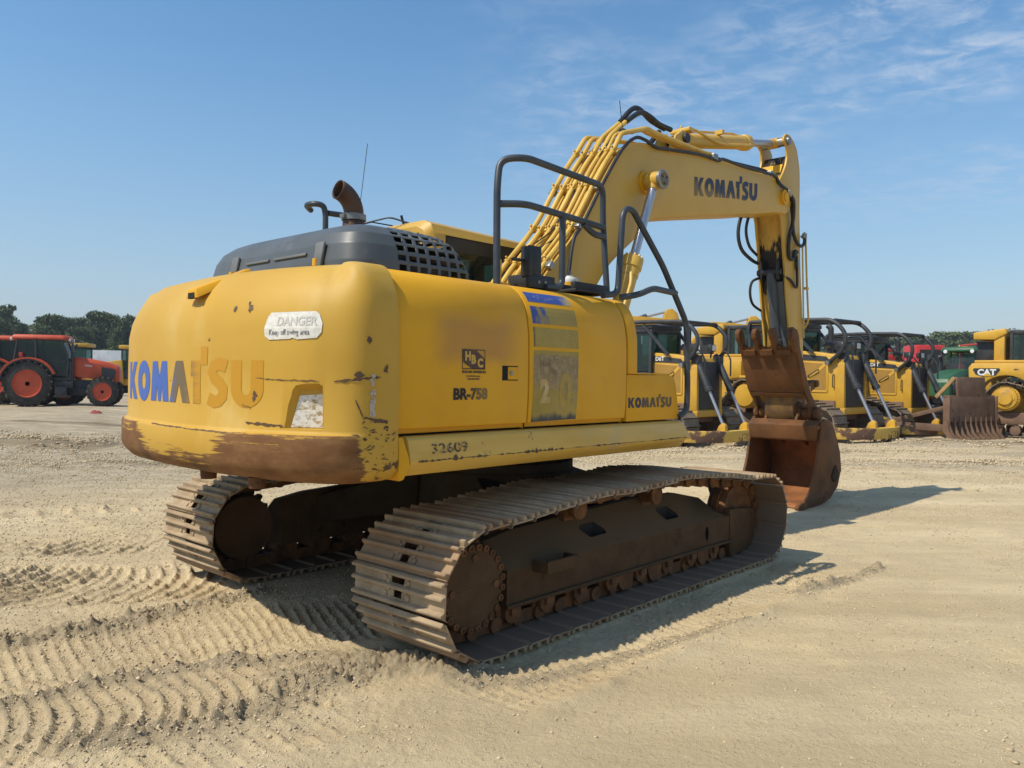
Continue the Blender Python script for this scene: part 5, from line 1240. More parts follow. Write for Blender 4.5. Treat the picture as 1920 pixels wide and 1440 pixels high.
# loose stones and clods on the soil
def stones():
    t0 = (1 + 5 ** .5) / 2
    iv = np.array([(-1, t0, 0), (1, t0, 0), (-1, -t0, 0), (1, -t0, 0), (0, -1, t0), (0, 1, t0), (0, -1, -t0), (0, 1, -t0), (t0, 0, -1), (t0, 0, 1), (-t0, 0, -1), (-t0, 0, 1)]); iv /= np.linalg.norm(iv[0])
    it = np.array([(0, 11, 5), (0, 5, 1), (0, 1, 7), (0, 7, 10), (0, 10, 11), (1, 5, 9), (5, 11, 4), (11, 10, 2), (10, 7, 6), (7, 1, 8), (3, 9, 4), (3, 4, 2), (3, 2, 6), (3, 6, 8), (3, 8, 9), (4, 9, 5), (2, 4, 11), (6, 2, 10), (8, 6, 7), (9, 8, 1)])
    N = 420000; px = rng.uniform(-1, 1, N); py = 2.7 + rng.random(N) ** 1.7 * 19; px = px * (2.0 + .78 * py)
    zz, ll = ground_z(px, py); dens = .05 + 1.5 * np.clip(ll, 0, 1) ** 1.6 + .5 * sst(12, 15, py) * sst(-.1, .2, fbm(px * .5, py * 1.4, .5, 3, 45)) + .65 * sst(.12, .42, fbm(px, py, .8, 4, 41) + .25 * fbm(px, py, 3, 2, 43)) * (.5 + .5 * sst(.5, -1.0, px)) + .20 * sst(-.2, -1.2, px)
    k = rng.random(N) < dens * .45; X, Y = to_machine(px, py)
    k &= ~((np.abs(X) < 2.4) & (np.abs(Y) > .85) & (np.abs(Y) < 1.72)); px, py, zz = px[k], py[k], zz[k]
    n = len(px); s = .0028 + .0058 * rng.random(n) ** 2.2 + .010 * (rng.random(n) > .99) * rng.random(n) ** 1.5 + .0007 * np.maximum(py - 4, 0) + .0016 * np.maximum(py - 11, 0) * rng.random(n)
    V = iv[None] * rng.uniform(.5, 1.3, (n, 12, 1)) * (s[:, None, None] * rng.uniform(.7, 1.5, (n, 1, 3)) * np.array([1, 1, .75]))
    a = rng.uniform(0, 2 * PI, n); ca, sa = np.cos(a)[:, None], np.sin(a)[:, None]; x = V[..., 0] * ca - V[..., 1] * sa; y = V[..., 0] * sa + V[..., 1] * ca
    P_ = np.stack([x + px[:, None], y + py[:, None], V[..., 2] + zz[:, None] + s[:, None] * .25], -1).reshape(-1, 3)
    F = (it[None] + (np.arange(n) * 12)[:, None, None]).reshape(-1, 3).astype(np.int32)
    me = bpy.data.meshes.new('gravel'); me.vertices.add(len(P_)); me.vertices.foreach_set('co', P_.astype(np.float32).ravel()); me.loops.add(F.size); me.loops.foreach_set('vertex_index', F.ravel()); me.polygons.add(len(F)); me.polygons.foreach_set('loop_start', np.arange(0, F.size, 3, dtype=np.int32)); me.update(calc_edges=True)
    g = NG('stone_and_clods'); c = g.mix(g.ss(g.noise(9, None, 3), .35, .65), (0.424, 0.331, 0.206), (0.594, 0.475, 0.299)); c = g.mix(g.ss(g.noise(23, None, 2), .64, .7), c, (0.254, 0.217, 0.17)); me.materials.append(g.fin(c, .9, 0, .15))
    o = bpy.data.objects.new('gravel', me); COL.objects.link(o); tag(o, 'loose stones and soil clods strewn over the yard', 'gravel', kind='stuff'); print('stones', n)
stones()
# ------------------------------------------------------------------ machines standing round the yard
m_cat = worn('dozer_yellow', (.60, .345, .035), (.50, .275, .03), 2, .3, .75, .45, .1, grime=(.40, .27, .12), gr=(1.6, .52, .8), chips=(.12, .06, .03), chip=(6, .70, .73))
m_catdark = worn('perforated_panel', (.36, .20, .035), (.30, .165, .03), 3, .3, .7, .6, .1)
m_dblack = worn('dozer_black', (.022, .024, .027), (.045, .047, .05), 5, .3, .7, .5, .1, grime=(.10, .085, .06), gr=(2.5, .58, .8))
m_dtrack = worn('dozer_track', (.15, .115, .08), (.24, .185, .125), 4, .3, .7, .7, .1, chips=(.07, .045, .03), chip=(6, .6, .66))
m_brown = worn('rusty_blade', (.125, .07, .042), (.19, .115, .07), 2.6, .3, .7, .7, .1, chips=(.07, .04, .025), chip=(5, .6, .66), grime=(.24, .17, .11), gr=(2, .55, .75), bump=.08)
m_cframe = worn('half_worn_frame', (.60, .38, .07), (.13, .07, .045), 2.2, .47, .52, .6, .1)
m_dglass = glass_mat('cab_glass', (.05, .07, .07), .32)
m_red = worn('orange_red_paint', (.56, .085, .03), (.46, .065, .025), 3, .3, .7, .45, .1, grime=(.34, .13, .07), gr=(2, .6, .8))
m_tyre = worn('dusty_tyre', (.030, .029, .027), (.065, .060, .05), 5, .3, .7, .85, .08, spec=.2)
m_green = worn('green_paint', (.030, .105, .045), (.022, .08, .035), 3, .3, .7, .45, .1)
m_rimy = plain('yellow_rim', (.62, .50, .05), .5)
m_redm = worn('bright_red_paint', (.52, .035, .03), (.4, .03, .03), 3, .3, .7, .45, .1)
m_lamp = plain('lamp_glass', (.7, .7, .68), .2)

def belt(b, circles, y, w, pitch=.2, th=.05, gh=.06):
    """closed track belt round a convex set of wheel circles, with grouser bars"""
    pts = []
    for cx, cz, r in circles:
        pts += [(cx + r * math.cos(2 * PI * i / 40), cz + r * math.sin(2 * PI * i / 40)) for i in range(40)]
    pts = sorted(set(pts))
    def half(ps):
        h = []
        for p in ps:
            while len(h) > 1 and (h[-1][0] - h[-2][0]) * (p[1] - h[-2][1]) - (h[-1][1] - h[-2][1]) * (p[0] - h[-2][0]) <= 0: h.pop()
            h.append(p)
        return h
    hull = half(pts)[:-1] + half(pts[::-1])[:-1]
    k = [Vector((x, 0, z)) for x, z in hull]; seg = [(k[(i + 1) % len(k)] - k[i]).length for i in range(len(k))]; L = sum(seg); n = int(L / pitch)
    for j in range(n):
        d = L * j / n; i = 0
        while d > seg[i]: d -= seg[i]; i += 1
        t = (k[(i + 1) % len(k)] - k[i]).normalized(); p = k[i] + t * d; nn = Vector((t.z, 0, -t.x)); q = Vector((0, y, 0))
        M = Matrix((t, nn.cross(t), nn)).transposed()
        b.box(p + q, (pitch * .96, w, .03), M); b.box(p + q - nn * .06, (pitch * .8, w * .32, .10), M)
        b.box(p + q + nn * (gh / 2) - t * pitch * .4, (.022, w, gh), M)
    return b

def sub(par, b, name, mat, smooth=35, bevel=0.0): return b.build(name, mat, par, smooth, bevel)
def flat_text(par, name, s, size, mat, M, bold=0.0):
    vs, fs = text_poly(s, size, bold); b = MB(); b.add([M @ Vector((v.x, v.y, 0)) for v in vs], fs); return b.build(name, mat, par, 0)
def side_M(x, y, z): return Matrix(((1, 0, 0, x), (0, 0, -1, y), (0, 1, 0, z), (0, 0, 0, 1)))     # writing on a right hand side

def dozer(name, loc, rz, label, sc_=1.0, style=0, word_=None):
    o = empty(name, loc, rz); o.scale = (sc_,) * 3
    tag(o, label, 'bulldozer', 'bulldozers parked in a row across the yard')
    for s_ in (-1, 1):
        b = MB(); belt(b, [(-1.42, .46, .40), (1.42, .46, .40), (-.80, 1.14, .42)], s_ * 1.0, .66); tr = sub(o, b, 'crawler_track', m_dtrack, 0)
        b = MB(); b.lathe((-.80, s_ * .76, 1.14), (0, s_, 0), [(0, .36), (.44, .36), (.46, .30), (.5, .30), (.52, .2)], 28); sub(tr, b, 'sprocket', m_cat)
        for x in (-1.42, 1.42): b = MB(); b.lathe((x, s_ * .82, .46), (0, s_, 0), [(0, .36), (.3, .36), (.3, .2), (.34, .2)], 26); sub(tr, b, 'idler', m_dtrack)
        b = MB(); b.prism([(-1.3, .30), (1.3, .30), (1.3, .66), (-1.1, .66)], s_ * .86 - .1, s_ * .86 + .1); sub(o, b, 'track_frame', m_brown, 30, .02)
    b = MB(); b.bx(-1.2, 1.45, -.60, .60, .55, 1.05); sub(o, b, 'main_frame', m_brown, 30, .02)
    # hood: sloping top, panels with a diagonal rib
    b = MB(); b.prism([(.30, 1.0), (.30, 2.36), (.75, 2.33), (1.52, 2.22), (1.60, 2.1), (1.60, .86), (1.42, .80), (1.2, .95)], -.56, .56); hd = sub(o, b, 'hood', m_cat, 30, .025)
    for s_ in (-1, 1):
        y = s_ * .565
        b = MB(); b.prism([(.36, 1.28), (1.22, 1.28), (1.22, 2.0), (.36, 2.06)], y - .008, y + .008); sub(hd, b, 'side_screen', m_catdark, 0)
        b = MB(); b.bar((.42, y, 1.34), (1.18, y, 2.0), .03, .08); b.bar((.36, y, 1.28), (1.22, y, 1.28), .03, .05); b.bar((1.22, y, 1.28), (1.22, y, 2.02), .03, .05); sub(hd, b, 'rib', m_cat, 30, .006)
        b = MB(); b.tube([(.70, y, 1.66), (.70, y + s_ * .06, 1.68), (.98, y + s_ * .06, 1.84), (.98, y, 1.86)], .014, 8, rnd=.03); sub(hd, b, 'grab_handle', m_dblack); b = MB(); b.tube([(1.40, y, 1.40), (1.40, y + s_ * .06, 1.40), (1.40, y + s_ * .06, 1.72), (1.40, y, 1.72)], .014, 8, rnd=.03); sub(hd, b, 'grab_handle', m_dblack)
        b = MB(); b.prism([(.34, 2.12), (.34, 2.28), (1.18, 2.19), (1.30, 2.07)], y - .011, y + .011); sub(hd, b, 'name_stripe', m_dblack, 0)
    if word_: flat_text(hd, 'lettering', word_, .15, m_white, side_M(.40, -.580, 2.145), .004)
    b = MB(); b.bx(1.60, 1.66, -.50, .50, .90, 2.12); gr = sub(o, b, 'radiator_grille', m_dblack, 30, .02)
    b = MB(); [b.bx(1.66, 1.675, -.48, .48, .95 + k * .06, .975 + k * .06) for k in range(19)]; sub(gr, b, 'grille_bars', m_dblack, 0)
    b = MB(); b.bx(1.50, 1.70, -.60, -.50, .84, 2.14); b.bx(1.50, 1.70, .50, .60, .84, 2.14); b.bx(1.5, 1.72, -.6, .6, .70, .88); sub(o, b, 'radiator_guard', m_cat, 30, .03)
    # fenders and tank
    b = MB(); b.prism([(-1.75, 1.55), (-1.75, 2.0), (-1.5, 2.1), (-1.05, 2.1), (-1.05, 1.62)], -1.05, 1.05); b.bx(-1.05, .35, -1.15, -.60, 1.60, 1.68); b.bx(-1.05, .35, .60, 1.15, 1.60, 1.68); b.bx(-1.05, .32, -.6, .6, 1.0, 1.62); sub(o, b, 'rear_body', m_cat, 30, .03)
    # cab
    b = MB()
    for x in (-1.0, .30):
        for y in (-.66, .66): b.bar((x, y, 1.60), (x - .05 * (x < 0), y * .96, 2.98), .09, .09)
    for y in (-.64, .64): b.bar((-1.0, y, 2.95), (.30, y, 2.95), .09, .10); b.bar((-.42, y * 1.02, 1.65), (-.42, y, 2.95), .05, .05)
    b.bar((.30, -.64, 2.95), (.30, .64, 2.95), .09, .1); b.bar((-1.0, -.64, 2.95), (-1.0, .64, 2.95), .09, .1); b.bx(-1.08, .36, -.70, .70, 2.99, 3.10); b.bx(-1.0, .3, -.64, .64, 1.60, 1.85)
    cb = sub(o, b, 'cab', m_dblack, 30, .02)
    for nm, a in (('window', (-.95, .26, -.655, -.648, 1.86, 2.9)), ('window', (-.95, .26, .648, .655, 1.86, 2.9)), ('windscreen', (.305, .312, -.6, .6, 1.86, 2.9)), ('window', (-1.05, -1.042, -.6, .6, 1.86, 2.9))):
        b = MB(); b.bx(*a); sub(cb, b, nm, m_dglass, 0)
    b = MB(); b.bx(-.7, -.25, -.25, .25, 1.85, 2.05); b.bx(-.75, -.62, -.25, .25, 2.0, 2.65); sub(cb, b, 'seat', m_dblack, 30, .04)
    # sweeps: bars from the roof over the hood, bent down to its sides
    for s_ in (-1, 1):
        y = s_ * .72
        b = MB(); b.tube([(-1.0, y, 3.16), (.2, y, 3.17), (1.45, y * .95, 3.13), (1.80, y * .95, 2.72), (1.66, y * .92, 2.30), (1.28, y * .90, 2.02)], .055, 10, rnd=.32); sw = sub(o, b, 'sweep_bar', m_dblack, 50)
        b = MB(); b.cyl((1.28, y * .80, 2.02), (1.28, y * 1.0, 2.02), .06, n=14); sub(sw, b, 'bolt', m_steel)
        b = MB(); b.bar((.10, y, 3.10), (.85, y * .9, 2.30), .07, .07); b.bar((-1.0, y, 3.16), (-1.05, y, 2.95), .08, .08); sub(o, b, 'sweep_brace', m_dblack, 30)
    b = MB(); b.tube([(.65, -.66, 3.13), (.65, .66, 3.13)], .045, 8); b.tube([(1.45, -.66, 3.12), (1.45, .66, 3.12)], .045, 8); sub(o, b, 'sweep_cross_bar', m_dblack, 50)
    # stack, cleaner, lamps
    b = MB(); b.cyl((.85, .28, 2.28), (.85, .28, 2.88), .07, n=16); b.tube([(.85, .28, 2.85), (.85, .28, 2.98), (.76, .28, 3.05)], .075, 12, rnd=.06); sub(o, b, 'exhaust_stack', m_dblack)
    b = MB(); b.cyl((1.05, -.15, 2.26), (1.05, -.15, 2.42), .06, n=14); b.lathe((1.05, -.15, 2.42), (0, 0, 1), [(0, .12), (.1, .14), (.16, .10), (.18, .04)], 18); sub(o, b, 'air_cleaner', m_dblack)
    for s_ in (-1, 1):
        b = MB(); b.bx(1.40, 1.56, s_ * .40 - .11, s_ * .40 + .11, 2.40, 2.58); b.bar((1.45, s_ * .4, 2.2), (1.48, s_ * .4, 2.42), .05, .05); lm = sub(o, b, 'work_lamp', m_dblack, 30, .03)
        b = MB(); b.bx(1.56, 1.568, s_ * .40 - .09, s_ * .40 + .09, 2.42, 2.56); sub(lm, b, 'lens', m_lamp, 0)
        # lift cylinders
        p0, p1 = Vector((1.62, s_ * .50, 2.16)), Vector((2.42, s_ * .52, .52)); d = (p1 - p0).normalized()
        b = MB(); b.lathe(p0 - d * .18, d, [(0, .05), (.05, .085), (.95, .085), (.97, .10), (1.06, .10), (1.07, .05)], 18); b.box(p0, (.20, .20, .24)); lc = sub(o, b, 'lift_cylinder', m_dblack)
        b = MB(); b.cyl(p0 + d * .85, p1 + d * .02, .040, n=14); sub(lc, b, 'piston_rod', m_chrome)
        b = MB(); b.tube([p0 + Vector((-.05, s_ * .08, .1)), p0 + Vector((.12, s_ * .14, .28)), p0 + Vector((.3, s_ * .12, .05)), p0 + d * .5 + Vector((.1, s_ * .08, .05))], .022, 8, rnd=.1); sub(lc, b, 'hose', m_hose)
        b = MB(); b.prism([(2.24, .34), (2.32, .52), (2.42, .60), (2.50, .54), (2.52, .34)], s_ * .52 - .06, s_ * .52 + .06); sub(o, b, 'lift_lug', m_cat, 30, .01)
    # c-frame
    path_ = [(-.2, -1.45), (1.5, -1.45), (2.05, -1.22), (2.40, -.70), (2.50, 0), (2.40, .70), (2.05, 1.22), (1.5, 1.45), (-.2, 1.45)]
    sp = smooth_pts([(x, y, 0) for x, y in path_], 5); rings = []
    for i, p in enumerate(sp):
        t = (sp[min(i + 1, len(sp) - 1)] - sp[max(i - 1, 0)]).normalized(); n = Vector((-t.y, t.x, 0))
        rings.append([p + n * .11 + Vector((0, 0, .12)), p - n * .11 + Vector((0, 0, .12)), p - n * .11 + Vector((0, 0, .40)), p + n * .11 + Vector((0, 0, .40))])
    b = MB(); b.loft(rings); cf = sub(o, b, 'push_frame', m_cframe, 30, .012)
    for s_ in (-1, 1): b = MB(); b.cyl((1.25, s_ * 1.36, .50), (1.25, s_ * 1.54, .50), .11, n=18); sub(cf, b, 'brace_eye', m_cat)
    return o
def at_rz(dx, dy): return math.atan2(dy, dx)
d1 = dozer('bulldozer', (3.92, 21.75, 0), R(-46), 'yellow bulldozer with black sweep bars just past the excavator hand rail, cab hidden', 1.0, 0, 'D6T')
d2 = dozer('bulldozer', (8.37, 23.5, 0), R(-50), 'tallest yellow bulldozer right behind the rusty bucket, tan screened hood', 1.07)
d3 = dozer('bulldozer', (11.5, 25.8, 0), R(-52), 'yellow bulldozer whose push frame carries the rusty toothed rake', 1.0, 0, 'D6T')
# the rake on the third one
def rake(o):
    b = MB()
    prof = [(3.02, 1.05), (2.98, .55), (3.02, .28), (3.16, .04), (3.22, .06), (3.10, .30), (3.05, .55), (3.08, 1.05)]
    b.prism([(2.98, .50), (2.98, 1.18), (3.06, 1.18), (3.06, .50)], -1.0, 1.0); rk = sub(o, b, 'rake_blade', m_brown, 30, .01)
    b = MB(); b.prism([(2.99, 1.18), (2.95, 1.72), (3.0, 1.72), (3.05, 1.18)], -.62, .62); b.bx(2.92, 3.10, -1.06, -1.0, .42, 1.2); b.bx(2.92, 3.10, 1.0, 1.06, .42, 1.2); b.bx(2.94, 3.02, -1.06, 1.06, 1.14, 1.22); sub(rk, b, 'rake_guard', m_brown, 30, .008)
    for s_ in (-1, 1): b = MB(); b.bar((2.5, s_ * .7, 1.15), (2.94, s_ * .62, 1.70), .07, .09); sub(rk, b, 'guard_strut', worn('worn_strut', (.45, .28, .10), (.25, .15, .08), 4), 30)
    for k in range(10):
        y = -1.02 + k * .227
        b = MB(); b.prism([(2.98, .62), (2.96, .34), (3.06, .14), (3.26, -.0), (3.34, .0), (3.18, .20), (3.10, .42), (3.09, .62)], y - .024, y + .024); sub(rk, b, 'rake_tooth', m_brown, 30, .008)
    b = MB(); b.prism([(2.96, .52), (2.94, .25), (3.08, .08), (3.3, -.02), (3.12, .25), (3.06, .52)], -1.09, -1.06); b.prism([(2.96, .52), (2.94, .25), (3.08, .08), (3.3, -.02), (3.12, .25), (3.06, .52)], 1.06, 1.09); sub(rk, b, 'end_plate', m_brown, 30)
    for s_ in (-1, 1):
        b = MB(); b.bar((1.35, s_ * 1.47, .40), (2.98, s_ * .95, .34), .12, .20); b.bar((1.5, s_ * 1.42, .50), (2.96, s_ * .9, .98), .10, .12); sub(o, b, 'rake_arm', m_brown, 30, .01)
rake(d3)
rk = [c for c in kids(d3) if c.name.startswith('rake_blade')][0]
ra = R(-9); rk.rotation_euler = (0, 0, ra); rk.scale = (1.12, 1.12, 1.06); pv = Vector((3.0, 0, 0)); rk.location = pv + Vector((.12, .05, 0)) - Matrix.Rotation(ra, 3, 'Z') @ (pv * 1.12)

def big_dozer(loc, rz, label, sc_=1.0):
    """seen from its rear quarter: fuel tank over a raised sprocket, roll-over post and roof"""
    o = empty('bulldozer', loc, rz); o.scale = (sc_,) * 3; tag(o, label, 'bulldozer', 'bulldozers parked in a row across the yard')
    for s_ in (-1, 1):
        b = MB(); belt(b, [(-1.75, .50, .44), (1.75, .50, .44), (-1.0, 1.24, .50)], s_ * 1.08, .60, .215, .05, .08); tr = sub(o, b, 'crawler_track', m_dtrack, 0)
        b = MB(); b.lathe((-1.0, s_ * .80, 1.24), (0, s_, 0), [(0, .40), (.46, .40), (.48, .37), (.48, .34), (.53, .33), (.55, .22), (.60, .20)], 36)
        for k in range(26): a = 2 * PI * k / 26; b.cyl((-1.0 + .355 * math.cos(a), s_ * 1.28, 1.24 + .355 * math.sin(a)), (-1.0 + .355 * math.cos(a), s_ * 1.305, 1.24 + .355 * math.sin(a)), .016, n=6)
        for k in range(5): a = 2 * PI * k / 5; b.cyl((-1.0 + .20 * math.cos(a), s_ * 1.30, 1.24 + .20 * math.sin(a)), (-1.0 + .20 * math.cos(a), s_ * 1.36, 1.24 + .20 * math.sin(a)), .07, n=12)
        sub(tr, b, 'sprocket_hub', m_cat, 30)
        for x in (-1.75, 1.75): b = MB(); b.lathe((x, s_ * .88, .50), (0, s_, 0), [(0, .38), (.34, .38), (.34, .2), (.38, .2)], 26); sub(tr, b, 'idler', m_dtrack)
        b = MB(); b.prism([(-1.9, .42), (-1.9, .62), (-1.2, .80), (1.8, .80), (1.8, .42)], s_ * .95 - .16, s_ * .95 + .22); b.cyl((-.1, s_ * 1.1, .62), (-.1, s_ * 1.42, .62), .17, n=22); b.cyl((-.1, s_ * 1.42, .62), (-.1, s_ * 1.46, .62), .10, n=18); b.cyl((-1.3, s_ * 1.15, .62), (-1.3, s_ * 1.24, .62), .13, n=18); sub(o, b, 'track_frame', m_brown, 30, .02)
        for k in range(6): b = MB(); b.cyl((-1.2 + k * .48, s_ * .86, .24), (-1.2 + k * .48, s_ * 1.3, .24), .15, n=18); sub(o, b, 'track_roller', m_brown)
        # fender with the arch over the sprocket
        A_ = arc(-1.0, 1.24, .78, .72, 0, 180, 14)
        b = MB(); b.prism([(-.2, 1.24)] + A_[1:] + [(-2.02, 1.5), (-2.05, 2.2), (-1.95, 2.34), (-.2, 2.34), (.5, 2.2), (.5, 1.9), (-.2, 1.9)], s_ * .55, s_ * 1.22); fe = sub(o, b, 'fender_tank', m_cat, 30, .03)
        b = MB(); b.bx(-1.9, -.2, s_ * .70, s_ * 1.15, 2.34, 2.44); sub(fe, b, 'tank_top', m_cat, 30, .03)
        b = MB(); b.prism([(-1.92, 2.12), (-1.90, 2.18), (-1.18, 2.18), (-1.16, 2.12), (-1.28, 1.95), (-1.62, 1.90), (-1.84, 1.98)], s_ * 1.222, s_ * 1.226); sub(fe, b, 'badge', m_dblack, 0)
    flat_text(o, 'lettering', 'CAT', .26, m_white, side_M(-1.79, -1.232, 1.965), .012)
    b = MB(); b.prism([(-1.36, 1.925), (-1.66, 1.925), (-1.51, 2.03)], -1.236, -1.233); o2 = sub(o, b, 'badge_triangle', m_cat, 0)
    flat_text(o, 'lettering', 'BR-1', .07, m_letter, side_M(-.78, -1.226, 2.12), .002); 
    b = MB(); b.bx(-1.2, 1.7, -.55, .55, .7, 1.6); b.prism([(.5, 1.5), (.5, 2.45), (1.9, 2.3), (2.0, 1.2), (1.6, 1.0)], -.55, .55); sub(o, b, 'hood', m_cat, 30, .03)
    b = MB()
    for s_ in (-1, 1): b.bx(-1.42, -1.12, s_ * .70 - .12, s_ * .70 + .12, 2.40, 3.32)
    b.prism([(-2.0, 3.12), (-2.0, 3.34), (-1.1, 3.46), (-1.05, 3.30), (-1.4, 3.1)], -.86, .86); rp = sub(o, b, 'roll_over_frame', m_cat, 30, .03)
    b = MB(); b.bx(-1.0, .55, -.72, .72, 3.28, 3.40)
    for x in (-.95, -.2, .5):
        for y in (-.68, .68): b.bar((x, y, 2.30), (x, y, 3.30), .09, .09)
    b.bx(-.95, .5, -.68, .68, 1.9, 2.45); b.bx(-1.95, -1.45, -.62, .62, 2.45, 3.05); cb = sub(o, b, 'cab', m_dblack, 30, .02)
    for a in ((-.92, -.22, -.70, -.692), (-.18, .48, -.70, -.692), (-.92, .48, .692, .70)): b = MB(); b.bx(a[0], a[1], a[2], a[3], 2.46, 3.26); sub(cb, b, 'window', m_dglass, 0)
    b = MB(); b.bx(.51, .518, -.62, .62, 2.46, 3.26); sub(cb, b, 'windscreen', m_dglass, 0)
    b = MB(); b.bx(-.45, .0, -.25, .25, 2.3, 2.55); b.bx(-.5, -.38, -.25, .25, 2.5, 3.0); sub(cb, b, 'seat', m_dblack, 30, .04)
    b = MB(); b.bx(-.30, .05, -.775, -.765, 3.30, 3.38); sub(cb, b, 'roof_label', m_cat, 0)
    b = MB(); b.bx(-2.45, -1.9, -.5, .5, .75, 1.5); b.bar((-2.1, -.4, 1.2), (-2.5, -.4, .8), .12, .2); sub(o, b, 'rear_hitch', m_brown, 30, .03)
    b = MB(); b.bar((-.1, -1.44, .62), (3.0, -1.44, .45), .14, .26); b.bar((-.1, 1.44, .62), (3.0, 1.44, .45), .14, .26); sub(o, b, 'push_arm', m_brown, 30, .02)
    return o
big_dozer((8.67, 27.6, 0), R(-30), 'yellow bulldozer with raised sprocket half hidden behind the rusty thumb', 1.04)
big_dozer((16.55, 24.5, 0), R(-42), 'yellow bulldozer with black tank badge beyond the rake, cut by the picture edge', .97)

# ------------------------------------------------------------------ excavators whose booms show over the dozers
def far_excavator(loc, rz, label, tip=(4.1, 4.2), low=False):
    o = empty('excavator', loc, rz); tag(o, label, 'excavator', 'excavators behind the bulldozers')
    for s_ in (-1, 1): b = MB(); belt(b, [(-1.6, .45, .40), (1.6, .45, .40)], s_ * 1.1, .6, .22); sub(o, b, 'crawler_track', m_dtrack, 0)
    b = MB(); b.bx(-.7, .7, -.8, .8, .4, 1.0); sub(o, b, 'undercarriage', m_brown, 30, .03)
    b = MB(); b.prism([(-2.5, 1.1), (-2.6, 1.9), (-2.3, 2.2), (.3, 2.2), (.3, 1.1)], -1.3, 1.3); bd = sub(o, b, 'upper_body', m_cat, 30, .06)
    b = MB(); b.bx(.1, 1.5, .35, 1.3, 1.2, 2.95); cb = sub(o, b, 'cab', m_dblack, 30, .06)
    b = MB(); b.bx(.2, 1.4, .30, .345, 1.9, 2.8); sub(cb, b, 'window', m_dglass, 0)
    tx, tz = tip
    BO = [(.2, 1.7), (1.3, 2.6), (2.2, tz - .70), (tx - .3, tz - .72), (tx, tz - .55), (tx - .1, tz - .35), (2.2, tz - .22), (1.2, 3.1), (.0, 2.0)] if not low else [(.2, 1.9), (tx, tz - .3), (tx + .05, tz - .05), (.1, 2.5)]
    b = MB(); b.prism(BO, -.26, .26); sub(o, b, 'boom', m_cat, 30, .03)
    if not low:
        b = MB(); b.prism([(tx - .30, tz), (tx - .08, tz + .04), (tx + .12, tz - .12), (tx + .24, tz - .5), (tx + .25, tz - 1.2), (tx + .15, tz - 2.9), (tx - .05, tz - 2.9), (tx - .18, tz - 1.2), (tx - .34, tz - .62), (tx - .38, tz - .3)], -.18, .18); sub(o, b, 'stick', m_cat, 30, .02)
    else:
        b = MB(); b.prism([(tx - .25, tz - .35), (tx - .1, tz + .12), (tx + .2, tz + .05), (tx + .25, tz - .4)], -.18, .18); sub(o, b, 'stick', m_cat, 30, .02)
    p0, p1 = Vector((tx - 2.4, 0, tz - .62)), Vector((tx - .22, 0, tz - .06)); d = (p1 - p0).normalized()
    if low: p0 = Vector((.6, 0, 2.75)); p1 = Vector((tx - .1, 0, tz + .05)); d = (p1 - p0).normalized()
    b = MB(); b.lathe(p0, d, [(0, .05), (.03, .09), (1.3, .09), (1.32, .11), (1.45, .11), (1.46, .05)], 16); ac_ = sub(o, b, 'stick_cylinder', m_dblack if not low else m_cat)
    b = MB(); b.cyl(p0 + d * 1.4, p1, .045, n=12); sub(ac_, b, 'piston_rod', m_chrome)
    return o
far_excavator((1.75, 29.8, 0), R(0), 'yellow excavator boom and stick standing up behind the first bulldozer cab', (4.25, 4.25))
far_excavator((5.9, 32.6, 0), R(0), 'yellow excavator boom and stick standing up above the bucket, farther back', (4.05, 4.25))
far_excavator((23.3, 46, 0), R(12), 'yellow excavator with low boom rising beyond the green tractor', (3.1, 3.75), True)

# ------------------------------------------------------------------ tractors
def wheel(par, c, r, w_, rim, side, lugs=22):
    b = MB(); rr = r * .60
    b.lathe((c[0], c[1] - w_ / 2, c[2]), (0, 1, 0), [(0, rr), (.02, r * .80), (w_ * .12, r * .93), (w_ * .3, r * .965), (w_ * .7, r * .965), (w_ * .88, r * .93), (w_ - .02, r * .80), (w_, rr)], 40, False)
    for k in range(lugs):
        for s_ in (-1, 1):
            a = 2 * PI * (k + .25 * s_) / lugs; d = Vector((math.cos(a), 0, math.sin(a))); t = Vector((-math.sin(a), 0, math.cos(a)))
            p = Vector(c) + d * r * .975 + Vector((0, s_ * w_ * .02, 0)); q = Vector(c) + d * r * .955 + Vector((0, s_ * w_ * .50, 0)) + t * r * .17
            b.bar(p, q, r * .075, r * .075, d)
    wh = b.build('wheel', m_tyre, par, 40)
    b = MB(); b.lathe((c[0], c[1], c[2]), (0, side, 0), [(w_ * .36, rr * 1.02), (w_ * .46, rr * 1.02), (w_ * .46, rr * .93), (w_ * .20, rr * .82), (w_ * .12, rr * .35), (w_ * .22, rr * .3), (w_ * .24, rr * .16), (w_ * .3, rr * .14)], 36); b.build('rim', rim, wh, 30)
    b = MB(); b.cyl((c[0], c[1] + side * w_ * .1, c[2]), (c[0], c[1] + side * w_ * .36, c[2]), rr * .16, n=16); b.build('hub', m_dblack, wh)
    return wh
